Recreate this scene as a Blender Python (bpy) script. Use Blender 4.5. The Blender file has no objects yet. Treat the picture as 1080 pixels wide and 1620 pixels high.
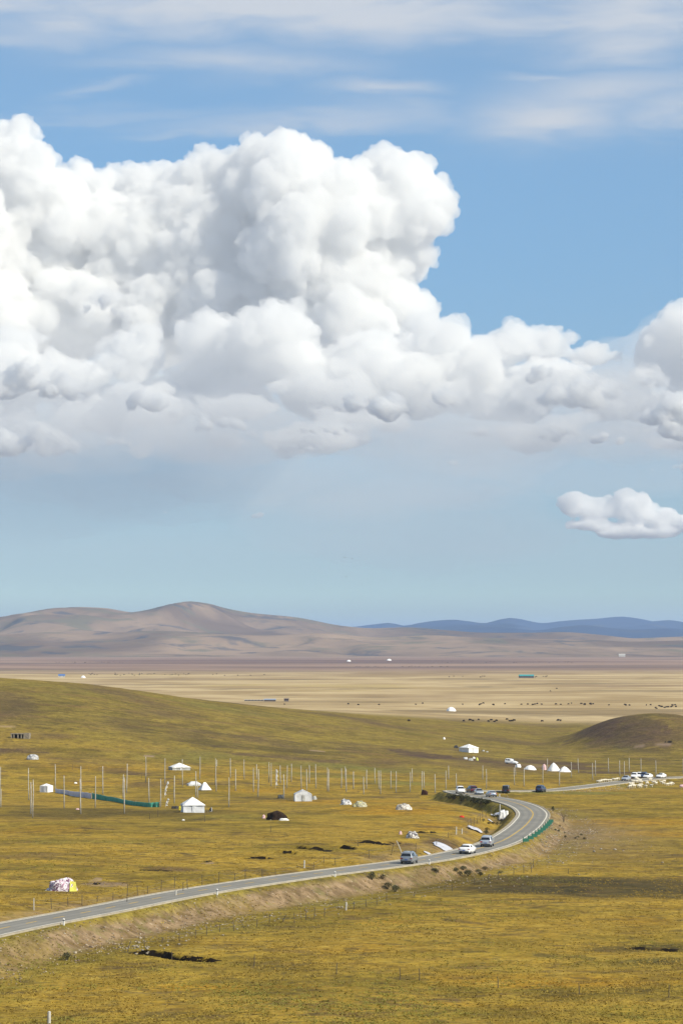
import bpy, bmesh, math, random
import numpy as np
from mathutils import Vector, Matrix, noise as mnoise
R = math.radians
C = bpy.context.scene.collection
SC = bpy.context.scene

# ------------------------------------------------------------------ camera, world, sun, exposure
FOC = 4500.0      # focal length in photo pixels (100 mm on a 36 mm high frame)
HZ = 1018.0       # row of the true horizon in the photograph
CAMZ = 45.0
cam_d = bpy.data.cameras.new('camera')
cam = bpy.data.objects.new('camera', cam_d); C.objects.link(cam)
cam.location = (0, 0, CAMZ); cam.rotation_euler = (R(90), 0, 0)
cam_d.sensor_fit = 'VERTICAL'; cam_d.sensor_height = 36; cam_d.sensor_width = 24
cam_d.lens = 100; cam_d.shift_y = (HZ - 810) / 1620
cam_d.clip_start = 1; cam_d.clip_end = 400000
SC.camera = cam
SUN_EL, SUN_AZ = 37.0, 124.0      # azimuth clockwise from the viewing direction (+Y)
sd = Vector((math.sin(R(SUN_AZ))*math.cos(R(SUN_EL)), math.cos(R(SUN_AZ))*math.cos(R(SUN_EL)), math.sin(R(SUN_EL))))
sun_d = bpy.data.lights.new('sun', 'SUN'); sun = bpy.data.objects.new('sun', sun_d); C.objects.link(sun)
sun_d.energy = 5.0; sun_d.angle = R(0.53); sun_d.color = (1.0, 0.92, 0.74)
sun.rotation_euler = sd.to_track_quat('Z', 'Y').to_euler(); sun.location = (300, 0, 300)
SC.view_settings.view_transform = 'Standard'; SC.view_settings.look = 'None'
SC.view_settings.gamma = 1; SC.view_settings.use_curve_mapping = False
SC.view_settings.exposure = 0.40
SC.cycles.max_bounces = 20; SC.cycles.diffuse_bounces = 5; SC.cycles.volume_bounces = 20
SC.cycles.transparent_max_bounces = 16; SC.cycles.use_denoising = True
SC.cycles.use_adaptive_sampling = True; SC.cycles.adaptive_threshold = 0.01

AIR_D = 5.2e-5; AIR_C = (.70, .765, .86, 1)
SKY_LOW = (.72, .775, .75); SKY_HIGH = (.16, 1.04, 1.36); CIRRUS = (6.5, 6.9, 7.6)

class NT:
    """small helper to wire node trees"""
    def __init__(s, t): s.t = t
    def n(s, typ, **kw):
        nd = s.t.nodes.new(typ)
        for k, v in kw.items():
            if k.startswith('i_'):
                key = k[2:]; key = int(key) if key.isdigit() else key.replace('_', ' ')
                s.put(nd.inputs[key], v)
            else: setattr(nd, k, v)
        return nd
    def put(s, sock, v):
        if isinstance(v, bpy.types.NodeSocket): s.t.links.new(v, sock)
        elif isinstance(v, (tuple, list)) and len(v) == 3 and sock.type == 'RGBA': sock.default_value = (*v, 1)
        else: sock.default_value = v
    def math(s, op, a, b=None, c=None, clamp=False):
        nd = s.t.nodes.new('ShaderNodeMath'); nd.operation = op; nd.use_clamp = clamp
        for i, v in enumerate((a, b, c)):
            if v is not None: s.put(nd.inputs[i], v)
        return nd.outputs[0]
    def mix(s, f, a, b, mode='MIX'):
        nd = s.t.nodes.new('ShaderNodeMix'); nd.data_type = 'RGBA'; nd.blend_type = mode
        s.put(nd.inputs[0], f); s.put(nd.inputs[6], a); s.put(nd.inputs[7], b)
        return nd.outputs[2]
    def noise(s, vec, scale, detail=4, rough=.55, dist=0.0, typ='FBM', out=0):
        nd = s.t.nodes.new('ShaderNodeTexNoise'); nd.noise_type = typ
        s.put(nd.inputs['Vector'], vec); nd.inputs['Scale'].default_value = scale
        nd.inputs['Detail'].default_value = detail; nd.inputs['Roughness'].default_value = rough
        nd.inputs['Distortion'].default_value = dist
        return nd.outputs[out]
    def ramp(s, f, a, b, lo=0.0, hi=1.0, smooth=True):
        nd = s.t.nodes.new('ShaderNodeMapRange'); nd.interpolation_type = 'SMOOTHSTEP' if smooth else 'LINEAR'
        s.put(nd.inputs[0], f)
        for i, v in zip((1, 2, 3, 4), (a, b, lo, hi)): s.put(nd.inputs[i], v)
        return nd.outputs[0]
    def vmul(s, v, m):
        nd = s.t.nodes.new('ShaderNodeVectorMath'); nd.operation = 'MULTIPLY'
        s.put(nd.inputs[0], v); nd.inputs[1].default_value = m
        return nd.outputs[0]
    def attr(s, name):
        nd = s.t.nodes.new('ShaderNodeAttribute'); nd.attribute_name = name
        return nd

world = bpy.data.worlds.new('World'); SC.world = world; world.use_nodes = True
wt = world.node_tree; wt.nodes.clear(); W = NT(wt)
sky = W.n('ShaderNodeTexSky', sky_type='NISHITA', sun_disc=False)
sky.sun_elevation = R(SUN_EL); sky.sun_rotation = R(SUN_AZ)
sky.altitude = 3600; sky.air_density = 1.0; sky.dust_density = 0.6; sky.ozone_density = 1.6
tc = W.n('ShaderNodeTexCoord'); sep = W.n('ShaderNodeSeparateXYZ'); wt.links.new(tc.outputs['Generated'], sep.inputs[0])
# thin high cloud: soft streaks given by their direction from the plain (tangents of azimuth and elevation), broken up by noise
zz = W.math('MAXIMUM', sep.outputs[1], 0.05)
U = W.math('DIVIDE', sep.outputs[0], zz); Vt = W.math('DIVIDE', sep.outputs[2], zz)
cz = W.n('ShaderNodeCombineXYZ'); W.put(cz.inputs[0], W.math('MULTIPLY', sep.outputs[0], 6.0)); W.put(cz.inputs[1], W.math('MULTIPLY', sep.outputs[1], 6.0)); W.put(cz.inputs[2], W.math('MULTIPLY', sep.outputs[2], 30.0))
cz2 = W.n('ShaderNodeCombineXYZ'); W.put(cz2.inputs[0], W.math('MULTIPLY', sep.outputs[0], 16.0)); W.put(cz2.inputs[1], W.math('MULTIPLY', sep.outputs[1], 16.0)); W.put(cz2.inputs[2], W.math('MULTIPLY', sep.outputs[2], 70.0))
w1 = W.noise(cz.outputs[0], 1.6, 4, .55, .3); w2 = W.noise(cz2.outputs[0], 1.5, 6, .58, .5)
Uw = W.math('ADD', U, W.math('MULTIPLY', W.math('SUBTRACT', w1, .5), .05)); Vw = W.math('ADD', Vt, W.math('MULTIPLY', W.math('SUBTRACT', w1, .5), .022))
Vw = W.math('ADD', Vw, W.math('MULTIPLY', W.math('SUBTRACT', w2, .5), .012))
def streak(u, v, ru, rv, s, tilt=0.0):
    cu, cv = (u-540)/4500, (1018-v)/4500
    du = W.math('SUBTRACT', Uw, cu); dv = W.math('SUBTRACT', W.math('SUBTRACT', Vw, cv), W.math('MULTIPLY', du, tilt))
    a = W.math('MULTIPLY', du, 4500/ru); b = W.math('MULTIPLY', dv, 4500/rv)
    q = W.math('MULTIPLY_ADD', a, a, W.math('MULTIPLY', b, b))
    return W.math('MULTIPLY', W.math('EXPONENT', W.math('MULTIPLY', q, -1.0)), s)
acc = None
for p in [(380, 95, 190, 22, .62, .0), (250, 110, 170, 12, .35, 0), (600, 140, 80, 20, .75, -.03), (520, 190, 230, 16, .6, .02), (640, 178, 120, 16, .45, -.1), (330, 200, 120, 7, .35, .1), (880, 180, 120, 34, .85, -.02), (860, 120, 60, 12, .5, 0), (980, 140, 170, 34, .75, .08), (1090, 170, 120, 40, .7, 0), (1000, 60, 130, 32, .75, .0), (120, 150, 60, 10, .3, .2), (420, 15, 420, 40, .5, 0), (30, 60, 160, 30, .5, 0), (200, 45, 240, 26, .45, 0), (250, 178, 300, 9, .25, .03)]:
    g = streak(*p); acc = g if acc is None else W.math('MAXIMUM', acc, g)
sheet = W.ramp(Vw, (1018-95)/4500, (1018-8)/4500, 0, .85)      # the sheet thickens overhead
sheet = W.math('MULTIPLY', sheet, W.ramp(w1, .30, .52, .35, 1.0))
behind = W.ramp(sep.outputs[1], .0, .3)
ms = W.math('MAXIMUM', W.math('MULTIPLY', acc, behind), W.math('MULTIPLY', W.ramp(Vw, .21, .5, 1, .55), sheet))
ms = W.math('MULTIPLY', ms, W.ramp(w2, .25, .62, .5, 1.15))
lowf = W.ramp(sep.outputs[2], 0.0, .19, 0, 1)
grade = W.mix(lowf, SKY_LOW, SKY_HIGH)
base = W.mix(1.0, sky.outputs[0], grade, 'MULTIPLY')
base = W.mix(W.math('MULTIPLY', ms, 1.0), base, CIRRUS)
bg = W.n('ShaderNodeBackground'); W.put(bg.inputs[0], base); bg.inputs[1].default_value = 0.08
wo = W.n('ShaderNodeOutputWorld'); wt.links.new(bg.outputs[0], wo.inputs[0])
SC.world.cycles.sampling_method = 'MANUAL'; SC.world.cycles.sample_map_resolution = 512

HAZE = 2.6e-5
CLOUD_MODE = 'vol'; CDENS = 1/60.0
# ------------------------------------------------------------------ mesh helpers
def link_mesh(name, verts, faces, mat=None, parent=None, smooth=True):
    me = bpy.data.meshes.new(name); me.from_pydata(verts, [], faces) if not isinstance(verts, np.ndarray) else np_mesh(me, verts, faces)
    if smooth: me.polygons.foreach_set('use_smooth', [True]*len(me.polygons))
    if mat: me.materials.append(mat)
    o = bpy.data.objects.new(name, me); C.objects.link(o)
    if parent: o.parent = parent
    return o
def np_mesh(me, v, f):
    n = f.shape[1]
    me.vertices.add(len(v)); me.vertices.foreach_set('co', v.astype(np.float32).ravel())
    me.loops.add(f.size); me.loops.foreach_set('vertex_index', f.astype(np.int32).ravel())
    me.polygons.add(len(f)); me.polygons.foreach_set('loop_start', np.arange(0, f.size, n, dtype=np.int32))
    me.update(calc_edges=True)


# ------------------------------------------------------------------ the lie of the land (heights as functions of the place)
def smooth(a, b, x):
    t = np.clip((x-a)/(b-a), 0, 1); return t*t*(3-2*t)
def pchip(xs, ys):
    xs = np.array(xs, float); ys = np.array(ys, float); h = np.diff(xs); d = np.diff(ys)/h
    m = np.zeros_like(xs); m[0], m[-1] = d[0], d[-1]
    for i in range(1, len(xs)-1):
        m[i] = 0 if d[i-1]*d[i] <= 0 else (h[i-1]+h[i])/((h[i-1])/d[i-1] + h[i]/d[i])
    def f(x):
        x = np.clip(np.asarray(x, float), xs[0], xs[-1]); i = np.clip(np.searchsorted(xs, x) - 1, 0, len(xs)-2)
        t = (x-xs[i])/h[i]; t2 = t*t; t3 = t2*t
        return (2*t3-3*t2+1)*ys[i] + (t3-2*t2+t)*h[i]*m[i] + (-2*t3+3*t2)*ys[i+1] + (t3-t2)*h[i]*m[i+1]
    return f
# value noise, vectorised
_perm = np.random.default_rng(11).random((256, 256))
def vnoise(x, y):
    xi = np.floor(x).astype(int); yi = np.floor(y).astype(int); fx = x-xi; fy = y-yi
    fx = fx*fx*(3-2*fx); fy = fy*fy*(3-2*fy); a = xi & 255; b = yi & 255; a1 = (a+1) & 255; b1 = (b+1) & 255
    return (_perm[a, b]*(1-fx)+_perm[a1, b]*fx)*(1-fy) + (_perm[a, b1]*(1-fx)+_perm[a1, b1]*fx)*fy - .5
def fbm(x, y, octv=4, gain=.5):
    s = 0; a = 1
    for k in range(octv):
        s = s + a*vnoise(x*2**k + 17.3*k, y*2**k + 9.1*k); a *= gain
    return s
base_h = pchip([0, 100, 200, 254, 310, 400, 477, 600, 766, 900, 1300, 1500, 1900, 3000, 400000], [2, 20, 31.3, 34, 34.6, 35.4, 36.4, 37.9, 40.2, 42, 43.6, 44.3, 45, 45, 45])
def col_of(X, Y): return 540 + FOC*X/np.maximum(Y, 50)
# road centre line (column, row, height of the eye above it) -> world
road_px = [(-560, 1600, 30.2), (-300, 1540, 31.2), (0, 1470, 32.3), (150, 1441, 32.6), (300, 1412, 32.9), (480, 1385, 33.4), (645, 1364, 34.0), (722, 1351, 34.4), (785, 1334, 34.7), (818, 1316, 35.1), (836, 1300, 35.5), (842, 1286, 35.9), (824, 1273.5, 36.4), (790, 1264.5, 36.9), (745, 1257.5, 37.6)]
road_w = []
for (u, v, h) in road_px:
    D = FOC*h/(v-HZ); road_w.append(((u-540)*D/FOC, D, CAMZ-h))
for (u, D, h) in [(722, 742, 38.4), (735, 757, 39.2), (780, 768, 39.8), (855, 779, 40.3), (930, 813, 40.8), (990, 850, 41.2), (1040, 878, 41.6), (1090, 893, 41.9), (1200, 905, 42.0), (1400, 930, 42.1), (1800, 1000, 42.3)]:
    road_w.append(((u-540)*D/FOC, D, CAMZ-h))
road_w = np.array(road_w)
def resample(P, step):
    P = np.asarray(P, float); out = []
    Q = np.vstack([2*P[0]-P[1], P, 2*P[-1]-P[-2]])
    for i in range(1, len(Q)-2):
        n = 24; p0, p1, p2, p3 = Q[i-1], Q[i], Q[i+1], Q[i+2]
        tt = [0.0]
        for a, b in ((p0, p1), (p1, p2), (p2, p3)): tt.append(tt[-1] + max(1e-6, np.linalg.norm((b-a)[:2]))**.5)
        for k in range(n):
            t = tt[1] + (tt[2]-tt[1])*k/n
            A1 = (tt[1]-t)/(tt[1]-tt[0])*p0 + (t-tt[0])/(tt[1]-tt[0])*p1
            A2 = (tt[2]-t)/(tt[2]-tt[1])*p1 + (t-tt[1])/(tt[2]-tt[1])*p2
            A3 = (tt[3]-t)/(tt[3]-tt[2])*p2 + (t-tt[2])/(tt[3]-tt[2])*p3
            B1 = (tt[2]-t)/(tt[2]-tt[0])*A1 + (t-tt[0])/(tt[2]-tt[0])*A2
            B2 = (tt[3]-t)/(tt[3]-tt[1])*A2 + (t-tt[1])/(tt[3]-tt[1])*A3
            out.append((tt[2]-t)/(tt[2]-tt[1])*B1 + (t-tt[1])/(tt[2]-tt[1])*B2)
    out.append(P[-1]); out = np.array(out)
    L = np.concatenate([[0], np.cumsum(np.linalg.norm(np.diff(out[:, :2], axis=0), axis=1))])
    s = np.arange(0, L[-1], step); return np.stack([np.interp(s, L, out[:, k]) for k in range(out.shape[1])], 1)
ROAD = resample(road_w, 1.5)
# ease the heights along the road
_k = np.ones(15)/15; ROAD[:, 2] = np.convolve(np.pad(ROAD[:, 2], 7, mode='edge'), _k, 'valid')
RT = np.gradient(ROAD[:, :2], axis=0); RT /= np.linalg.norm(RT, axis=1)[:, None]
RN = np.stack([RT[:, 1], -RT[:, 0]], 1)            # to the right of travel (away from camera) = embankment side
def road_query(X, Y):
    """distance to the centre line, signed side (+ right), road height, index"""
    sh = X.shape; P = np.stack([X.ravel(), Y.ravel()], 1)
    d = np.full(len(P), 1e4); sg = np.ones(len(P)); z = np.zeros(len(P)); ix = np.zeros(len(P), int)
    m = np.where((P[:, 1] > 180) & (P[:, 1] < 1050) & (P[:, 0] > -120) & (P[:, 0] < 330))[0]
    for c in range(0, len(m), 4000):
        q = m[c:c+4000]; dx = P[q, None, 0] - ROAD[None, :, 0]; dy = P[q, None, 1] - ROAD[None, :, 1]
        dd = dx*dx + dy*dy; i = dd.argmin(1); r = np.arange(len(q)); d[q] = np.sqrt(dd[r, i]); ix[q] = i
        # perpendicular offset, finer than the sample step
        off = dx[r, i]*RN[i, 0] + dy[r, i]*RN[i, 1]; al = dx[r, i]*RT[i, 0] + dy[r, i]*RT[i, 1]
        inn = (i > 0) & (i < len(ROAD)-1); d[q] = np.where(inn & (np.abs(al) < 3), np.abs(off), d[q])
        sg[q] = np.sign(off); z[q] = ROAD[i, 2]
    return d.reshape(sh), sg.reshape(sh), z.reshape(sh), ix.reshape(sh)
crest_row = pchip([-900, -400, -100, 0, 100, 200, 300, 400, 500, 600, 700, 800, 870, 950, 1080, 1500, 2300], [1060, 1062, 1069, 1074, 1080, 1092, 1107, 1119.5, 1132.5, 1144.5, 1155, 1163, 1167, 1167, 1165, 1164, 1166])
def crest_d(u): return 1220 + 120*smooth(0, 900, u)
def land(X, Y, detail=True, road=True):
    X = np.asarray(X, float); Y = np.asarray(Y, float)
    u = col_of(X, Y); z = CAMZ - base_h(np.hypot(X*.25, Y))
    near = 1 - smooth(1500, 2400, Y)
    # the green hill on the left
    cd = crest_d(u); cz = CAMZ - (crest_row(u)-HZ)*cd/FOC; zb = CAMZ - base_h(cd)
    t = (Y-700)/(cd-700)
    prof = np.where(t < 1, smooth(0, 1, np.clip(t, 0, 1))*.55 + .45*np.clip(t, 0, 1)**1.3, 1 - smooth(1, 2.3, t))
    prof = np.where(t < 0, 0, prof)
    z = z + (cz-zb)*prof
    # rolling of the slope
    roll = smooth(640, 850, Y)*near
    if detail:
        z = z + roll*(fbm(X/120+3, Y/160+1, 3)*2.0)*(1-smooth(1050, cd-20, Y)*.85)
    # the rounded mound on the right
    def hump(cx, cy, rx, ry, h, p=1.6):
        q = np.sqrt(((X-cx)/rx)**2 + ((Y-cy)/ry)**2); return h*(1-smooth(0, 1, q))
    z = z + hump(131, 1250, 44, 150, 11.3) + hump(118, 1235, 24, 90, 1.6) + hump(156, 1235, 34, 120, 5.5) + hump(185, 1330, 40, 150, 8.5)
    # gentle swells of the near field
    nf = 1 - smooth(560, 800, Y)
    if detail:
        z = z + nf*(fbm(X/45, Y/60+7, 3)*1.1 + fbm(X/9, Y/9, 3)*.16) + (1-nf)*near*fbm(X/14, Y/14, 3)*.35
    # the field left of the road stands higher than the field right of it; bank, ditch and verge
    if road:
        d, sg, zr, ix = road_query(X, Y)
        left = sg < 0
        rise = np.where(left, 1.9*smooth(0, 18, d)*(1-smooth(620, 760, Y)), 0)*(np.abs(d) < 5000)
        far_left = (Y < 760) & (X < np.interp(Y, ROAD[:260, 1], ROAD[:260, 0])) & (Y > 180)
        rise = np.where(far_left & (d > 200), 1.9*(1-smooth(620, 760, Y)), rise)
        z = z + rise
        drop = zr - z
        L = np.clip(np.abs(drop)*2.2, 1.6, 14)
        w = 1 - smooth(0, 1, (d-3.7)/L)
        ditch = np.where(left & (Y < 735), -.75*np.exp(-((d-7.6)/1.9)**2), 0)
        rough = (fbm(X/2.3, Y/2.3, 3)*.5 + fbm(X/7, Y/7+5, 2)*.8)*np.clip(w*(1-w)*4, 0, 1)*smooth(3.8, 5.2, d)
        z = np.where(d < 300, z*(1-w) + (zr-.12)*w + ditch*(d < 30) + rough*(d < 40), z)
        # a low lip of turf hides the road behind the bend
        z = z + .75*np.exp(-(((X-47)/13)**2 + ((Y-744)/9)**2))*(d > 4.7)
    # narrow cut banks in the turf (column, row, half length m, depth m, direction)
    for (cx, cy, hl, dep, ang) in BANKS:
        ca, sa = math.cos(ang), math.sin(ang); a = (X-cx)*ca + (Y-cy)*sa; b = -(X-cx)*sa + (Y-cy)*ca
        b = b + np.sin(a*.7+cx)*.35 + np.sin(a*.23+cy)*.9
        ends = 1-smooth(hl*.7, hl, np.abs(a))
        z = z + dep*ends*(np.exp(-((b-.6)/.55)**2)*.35 - np.exp(-((b+.3)/.5)**2)*.8)
    return z
BANKS = []
def ground_at(u, v, lo=150, hi=60000, road=True):
    """the point of the land seen at a column and row of the photograph (first hit along the sight line)"""
    D = np.geomspace(lo, hi, 3000); X = (u-540)*D/FOC; zl = CAMZ - (v-HZ)*D/FOC
    g = land(X, D, road=road)
    i = np.where(g >= zl)[0]
    if len(i) == 0: return None
    i = i[0]
    if i == 0: d = D[0]
    else:
        D2 = np.linspace(D[i-1], D[i], 60); X2 = (u-540)*D2/FOC; g2 = land(X2, D2, road=road) - (CAMZ-(v-HZ)*D2/FOC)
        j = np.where(g2 >= 0)[0]; d = D2[j[0]] if len(j) else D[i]
    X = (u-540)*d/FOC
    return Vector((X, d, float(land(np.array([X]), np.array([d]), road=road)[0])))
for (u0, v0, u1, v1, dep) in [(200, 1507, 350, 1521, 1.1), (378, 1375, 430, 1377, .8), (430, 1366, 470, 1369, .9), (466, 1358, 518, 1363, 1.2), (520, 1357, 562, 1362, 1.2), (550, 1349, 605, 1353, 1.1), (590, 1352, 640, 1349, .8), (655, 1334, 690, 1331, .8), (1000, 1499, 1080, 1505, .5), (600, 1420, 720, 1424, .5), (760, 1440, 900, 1446, .4)]:
    a = ground_at(u0, v0, road=False); b = ground_at(u1, v1, road=False)
    BANKS_NEW = ((a.x+b.x)/2, (a.y+b.y)/2, (b-a).length/2, dep, math.atan2(b.y-a.y, b.x-a.x))
    globals().setdefault('_bk', []).append(BANKS_NEW)
BANKS = _bk

# ------------------------------------------------------------------ ground
# dabs of ground cover, bare soil and painted cloud-shadow bands: (column, row, half width px, half height px, strength); turned into places on the land
DABS = {
 'dark': [(930, 1402, 280, 16, 1.3), (1000, 1412, 220, 15, 1.3), (850, 1396, 180, 12, 1.3), (200, 1300, 260, 10, .7), (90, 1305, 160, 12, .7), (1010, 1418, 120, 9, .55), (760, 1392, 90, 5, .7), (1030, 1503, 110, 7, .9), (1060, 1520, 60, 9, .6), (120, 1295, 160, 9, .6), (30, 1288, 90, 10, .5), (250, 1310, 120, 6, .4), (470, 1265, 110, 5, .6), (600, 1262, 60, 4, .6), (430, 1270, 60, 4, .5),  # the broad bands here paint cloud shadow into the turf colour
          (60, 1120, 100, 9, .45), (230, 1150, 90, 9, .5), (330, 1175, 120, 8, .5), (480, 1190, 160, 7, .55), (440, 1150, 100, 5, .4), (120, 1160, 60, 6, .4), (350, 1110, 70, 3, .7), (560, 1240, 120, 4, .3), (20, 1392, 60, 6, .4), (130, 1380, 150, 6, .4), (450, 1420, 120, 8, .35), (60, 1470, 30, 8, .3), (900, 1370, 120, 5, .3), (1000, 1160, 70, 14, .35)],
 'soil': [(660, 1194, 38, 5, 1.0), (690, 1199, 60, 5, .9), (760, 1205, 70, 4, .8), (620, 1190, 60, 3, .5), (860, 1207, 90, 6, 1.0), (900, 1216, 80, 5, 1.0), (970, 1222, 70, 5, .9), (1040, 1208, 60, 3, .5), (560, 1178, 90, 5, .5), (960, 1150, 60, 12, 1.0), (1000, 1160, 70, 12, .9), (985, 1148, 40, 9, .7), (1050, 1170, 60, 8, .5), (940, 1172, 40, 4, .5), (1010, 1178, 16, 4, .6), (1050, 1176, 16, 4, .8), (380, 1165, 120, 5, .6), (480, 1200, 130, 5, .5), (200, 1140, 60, 4, .4), (20, 1187, 70, 3, .8), (110, 1205, 60, 2, .6), (210, 1222, 70, 3, .7), (560, 1198, 60, 3, .6), (40, 1370, 100, 7, .5), (270, 1395, 50, 5, .8), (180, 1420, 50, 5, .7), (700, 1345, 50, 8, .9), (650, 1352, 40, 5, .8), (740, 1310, 30, 8, .6), (850, 1262, 30, 3, .4), (350, 1238, 100, 4, .5), (240, 1240, 60, 5, .6), (300, 1165, 200, 5, .4), (1000, 1120, 80, 4, .3)],
 'orange': [(420, 1250, 150, 9, .6), (560, 1275, 160, 12, .7), (640, 1295, 140, 14, .9), (690, 1320, 60, 14, .7), (150, 1215, 140, 9, .6), (320, 1225, 120, 8, .5), (60, 1330, 90, 14, .4), (980, 1300, 160, 10, .9), (1040, 1320, 120, 9, .7), (900, 1550, 300, 14, .8), (300, 1560, 260, 14, .7), (600, 1500, 200, 10, .45), (120, 1240, 120, 9, .5), (800, 1450, 200, 10, .35), (1020, 1460, 120, 14, .4), (700, 1590, 300, 12, .5), (540, 1460, 200, 8, .4), (860, 1235, 60, 4, .5), (650, 1220, 200, 7, .4), (1050, 1255, 60, 5, .5), (930, 1275, 160, 4, .3)],
 'green': [(560, 1215, 160, 8, .8), (500, 1225, 140, 8, .7), (640, 1240, 80, 7, .7), (330, 1195, 100, 10, .6), (900, 1255, 130, 6, 1.0), (950, 1243, 70, 5, .9), (1040, 1245, 60, 5, .6), (840, 1256, 60, 3, .8), (400, 1310, 200, 12, .45), (150, 1320, 160, 14, .4), (60, 1350, 100, 12, .5), (500, 1430, 160, 12, .6), (640, 1425, 160, 10, .5), (350, 1470, 110, 12, .5), (1040, 1520, 100, 10, .7), (850, 1510, 220, 9, .4), (700, 1500, 200, 9, .3), (250, 1350, 200, 10, .4), (990, 1178, 24, 5, .7), (350, 1120, 200, 6, .5), (80, 1090, 140, 8, .35), (700, 1165, 120, 5, .35)],
}
def dab_world(lst):
    out = []
    for (u, v, ru, rv, s) in lst:
        p = ground_at(u, v, road=False)
        if p is None or p.y > 1500: continue
        h = CAMZ - p.z; rx = ru*p.y/FOC; ry = max(3.0, rv*p.y*p.y/(FOC*h) if p.y < 720 else min(90, rv*p.y*p.y/(FOC*h)*.7)); out.append((p.x, p.y, rx, ry, s))
    return out
def dab_mask(lst, X, Y, seed):
    m = np.zeros_like(X)
    wx = fbm(X/14+seed, Y/14, 3)*9; wy = fbm(X/14, Y/14+seed, 3)*12
    for (cx, cy, rx, ry, s) in lst:
        q = ((X+wx*min(1, rx/12)-cx)/rx)**2 + ((Y+wy*min(1, ry/10)-cy)/ry)**2
        m = np.maximum(m, s*np.exp(-q*1.1))
    return np.clip(m*smooth(.18, .52, m + .45*fbm(X/11+seed, Y/16, 4))*1.15, 0, 1)

yn = np.concatenate([np.linspace(-300, 150, 12), 150 + np.arange(1, 12)*6])
rows = [yn]
Yc = 220.0; ys = []
while Yc < 1500:
    ys.append(Yc); Yc += max(.42, Yc*Yc/(FOC*40)*1.0)*(1.0 if Yc > 640 else 1.0)
while Yc < 330000:
    ys.append(Yc); Yc *= 1.02 if Yc > 9000 else 1.012
yall = np.concatenate([yn, np.array(ys)])
kin = np.linspace(-.135, .135, 620)
kout = np.concatenate([[.15, .175, .21, .26, .34, .45, .6, .8, 1.1]])
ks = np.concatenate([-kout[::-1], kin, kout])
def kwidth(Y): return np.where(Y > 220, Y, 220 + (220-Y)*.4 )
GY = np.repeat(yall[:, None], len(ks), 1); GX = ks[None, :]*kwidth(GY)
GZ = land(GX, GY)
nr, nc = GX.shape
idx = np.arange(nr*nc).reshape(nr, nc)
F = np.stack([idx[:-1, :-1], idx[:-1, 1:], idx[1:, 1:], idx[1:, :-1]], -1).reshape(-1, 4)
V = np.stack([GX.ravel(), GY.ravel(), GZ.ravel()], 1)
print('ground', len(F), 'quads')
d_, sg_, zr_, ix_ = road_query(GX, GY)
bank = (np.abs(zr_ - .1 - CAMZ + base_h(GY)) > .0)
emb_h = np.where(sg_ > 0, 1, .35)
_L = np.clip(np.abs(zr_ - (CAMZ-base_h(np.hypot(GX*.25, GY))))*2.6, 3, 15)
soil_b = np.where(sg_ > 0, (1-smooth(.55, 1.15, (d_-4.2)/_L))*smooth(4.3, 6.0, d_), .55*(1-smooth(3, 7, np.abs(d_-8.6)*1.2))*smooth(-.15, .2, fbm(GX/8, GY/14+3, 3)))*(d_ < 40)
verge = (1-smooth(1.2, 3.4, np.abs(d_-4.7)))*(d_ < 30)
lowgreen = np.where(sg_ > 0, np.exp(-((d_-4.2-_L*1.25)/3.5)**2), 0)*(d_ < 40)
# the bank is grassed over in stretches
patchy = smooth(-.25, .22, fbm(GX/16+2, GY/22, 3) + .12)
tstart = smooth(690, 720, GY)
soil_b = soil_b*(.6+.4*patchy)*(1-tstart)
fan = .9*np.exp(-(((GX-45)/13)**2 + ((GY-(565))/60)**2))*(sg_ > 0)
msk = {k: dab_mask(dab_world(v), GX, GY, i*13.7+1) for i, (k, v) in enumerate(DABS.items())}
soilm = np.clip(np.maximum(soil_b*.95, fan*.9), 0, 1)
greenm = np.clip(np.maximum(msk['green'], np.maximum(verge*.5*(GY < 740), lowgreen*.35*(GY < 700))), 0, 1)
cutm = np.zeros_like(GX)  # mask that paints the shade of the cut banks
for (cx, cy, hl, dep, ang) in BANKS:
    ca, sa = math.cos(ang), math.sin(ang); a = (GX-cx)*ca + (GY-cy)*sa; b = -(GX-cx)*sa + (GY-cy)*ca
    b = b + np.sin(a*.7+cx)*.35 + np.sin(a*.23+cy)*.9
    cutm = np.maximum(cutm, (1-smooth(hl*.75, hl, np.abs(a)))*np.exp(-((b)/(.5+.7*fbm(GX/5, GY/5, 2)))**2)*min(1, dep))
def spots(lst, wob=.35):
    m = np.zeros_like(GX)
    for (u, v, ru, rv, st_) in lst:
        p = ground_at(u, v, road=False)
        if p is None: continue
        rx = ru*p.y/FOC; e = ground_at(u, v-rv, road=False); ry = max(1.0, abs((e.y if e is not None and e.y < 1500 else p.y+20)-p.y))
        q = ((GX-p.x)/rx)**2 + ((GY-p.y)/ry)**2 + fbm(GX/(rx*.5), GY/(ry*.5), 3)*wob*3
        m = np.maximum(m, st_*(1-smooth(.6, 1.1, q)))
    return m
barem = spots([(1008, 1180, 12, 2.5, .5), (1046, 1178, 14, 3, .55), (236, 1196, 9, 1.6, .8), (12, 1150, 16, 1.5, .6), (152, 1413, 10, 4, .6), (170, 1421, 40, 5, .45), (500, 1188, 14, 1.2, .6), (330, 1385, 12, 2, .6), (855, 1212, 40, 2, .2)])
cutm = np.maximum(cutm, spots([(1004, 1176, 13, 1.4, .8), (1056, 1172.5, 10, 2.0, .9), (155, 1419, 8, 2.5, .8), (245, 1397, 30, 2, .6), (330, 1382, 11, 1.5, .7), (215, 1207, 16, .9, .6), (305, 1206, 12, .8, .6)]))
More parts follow.
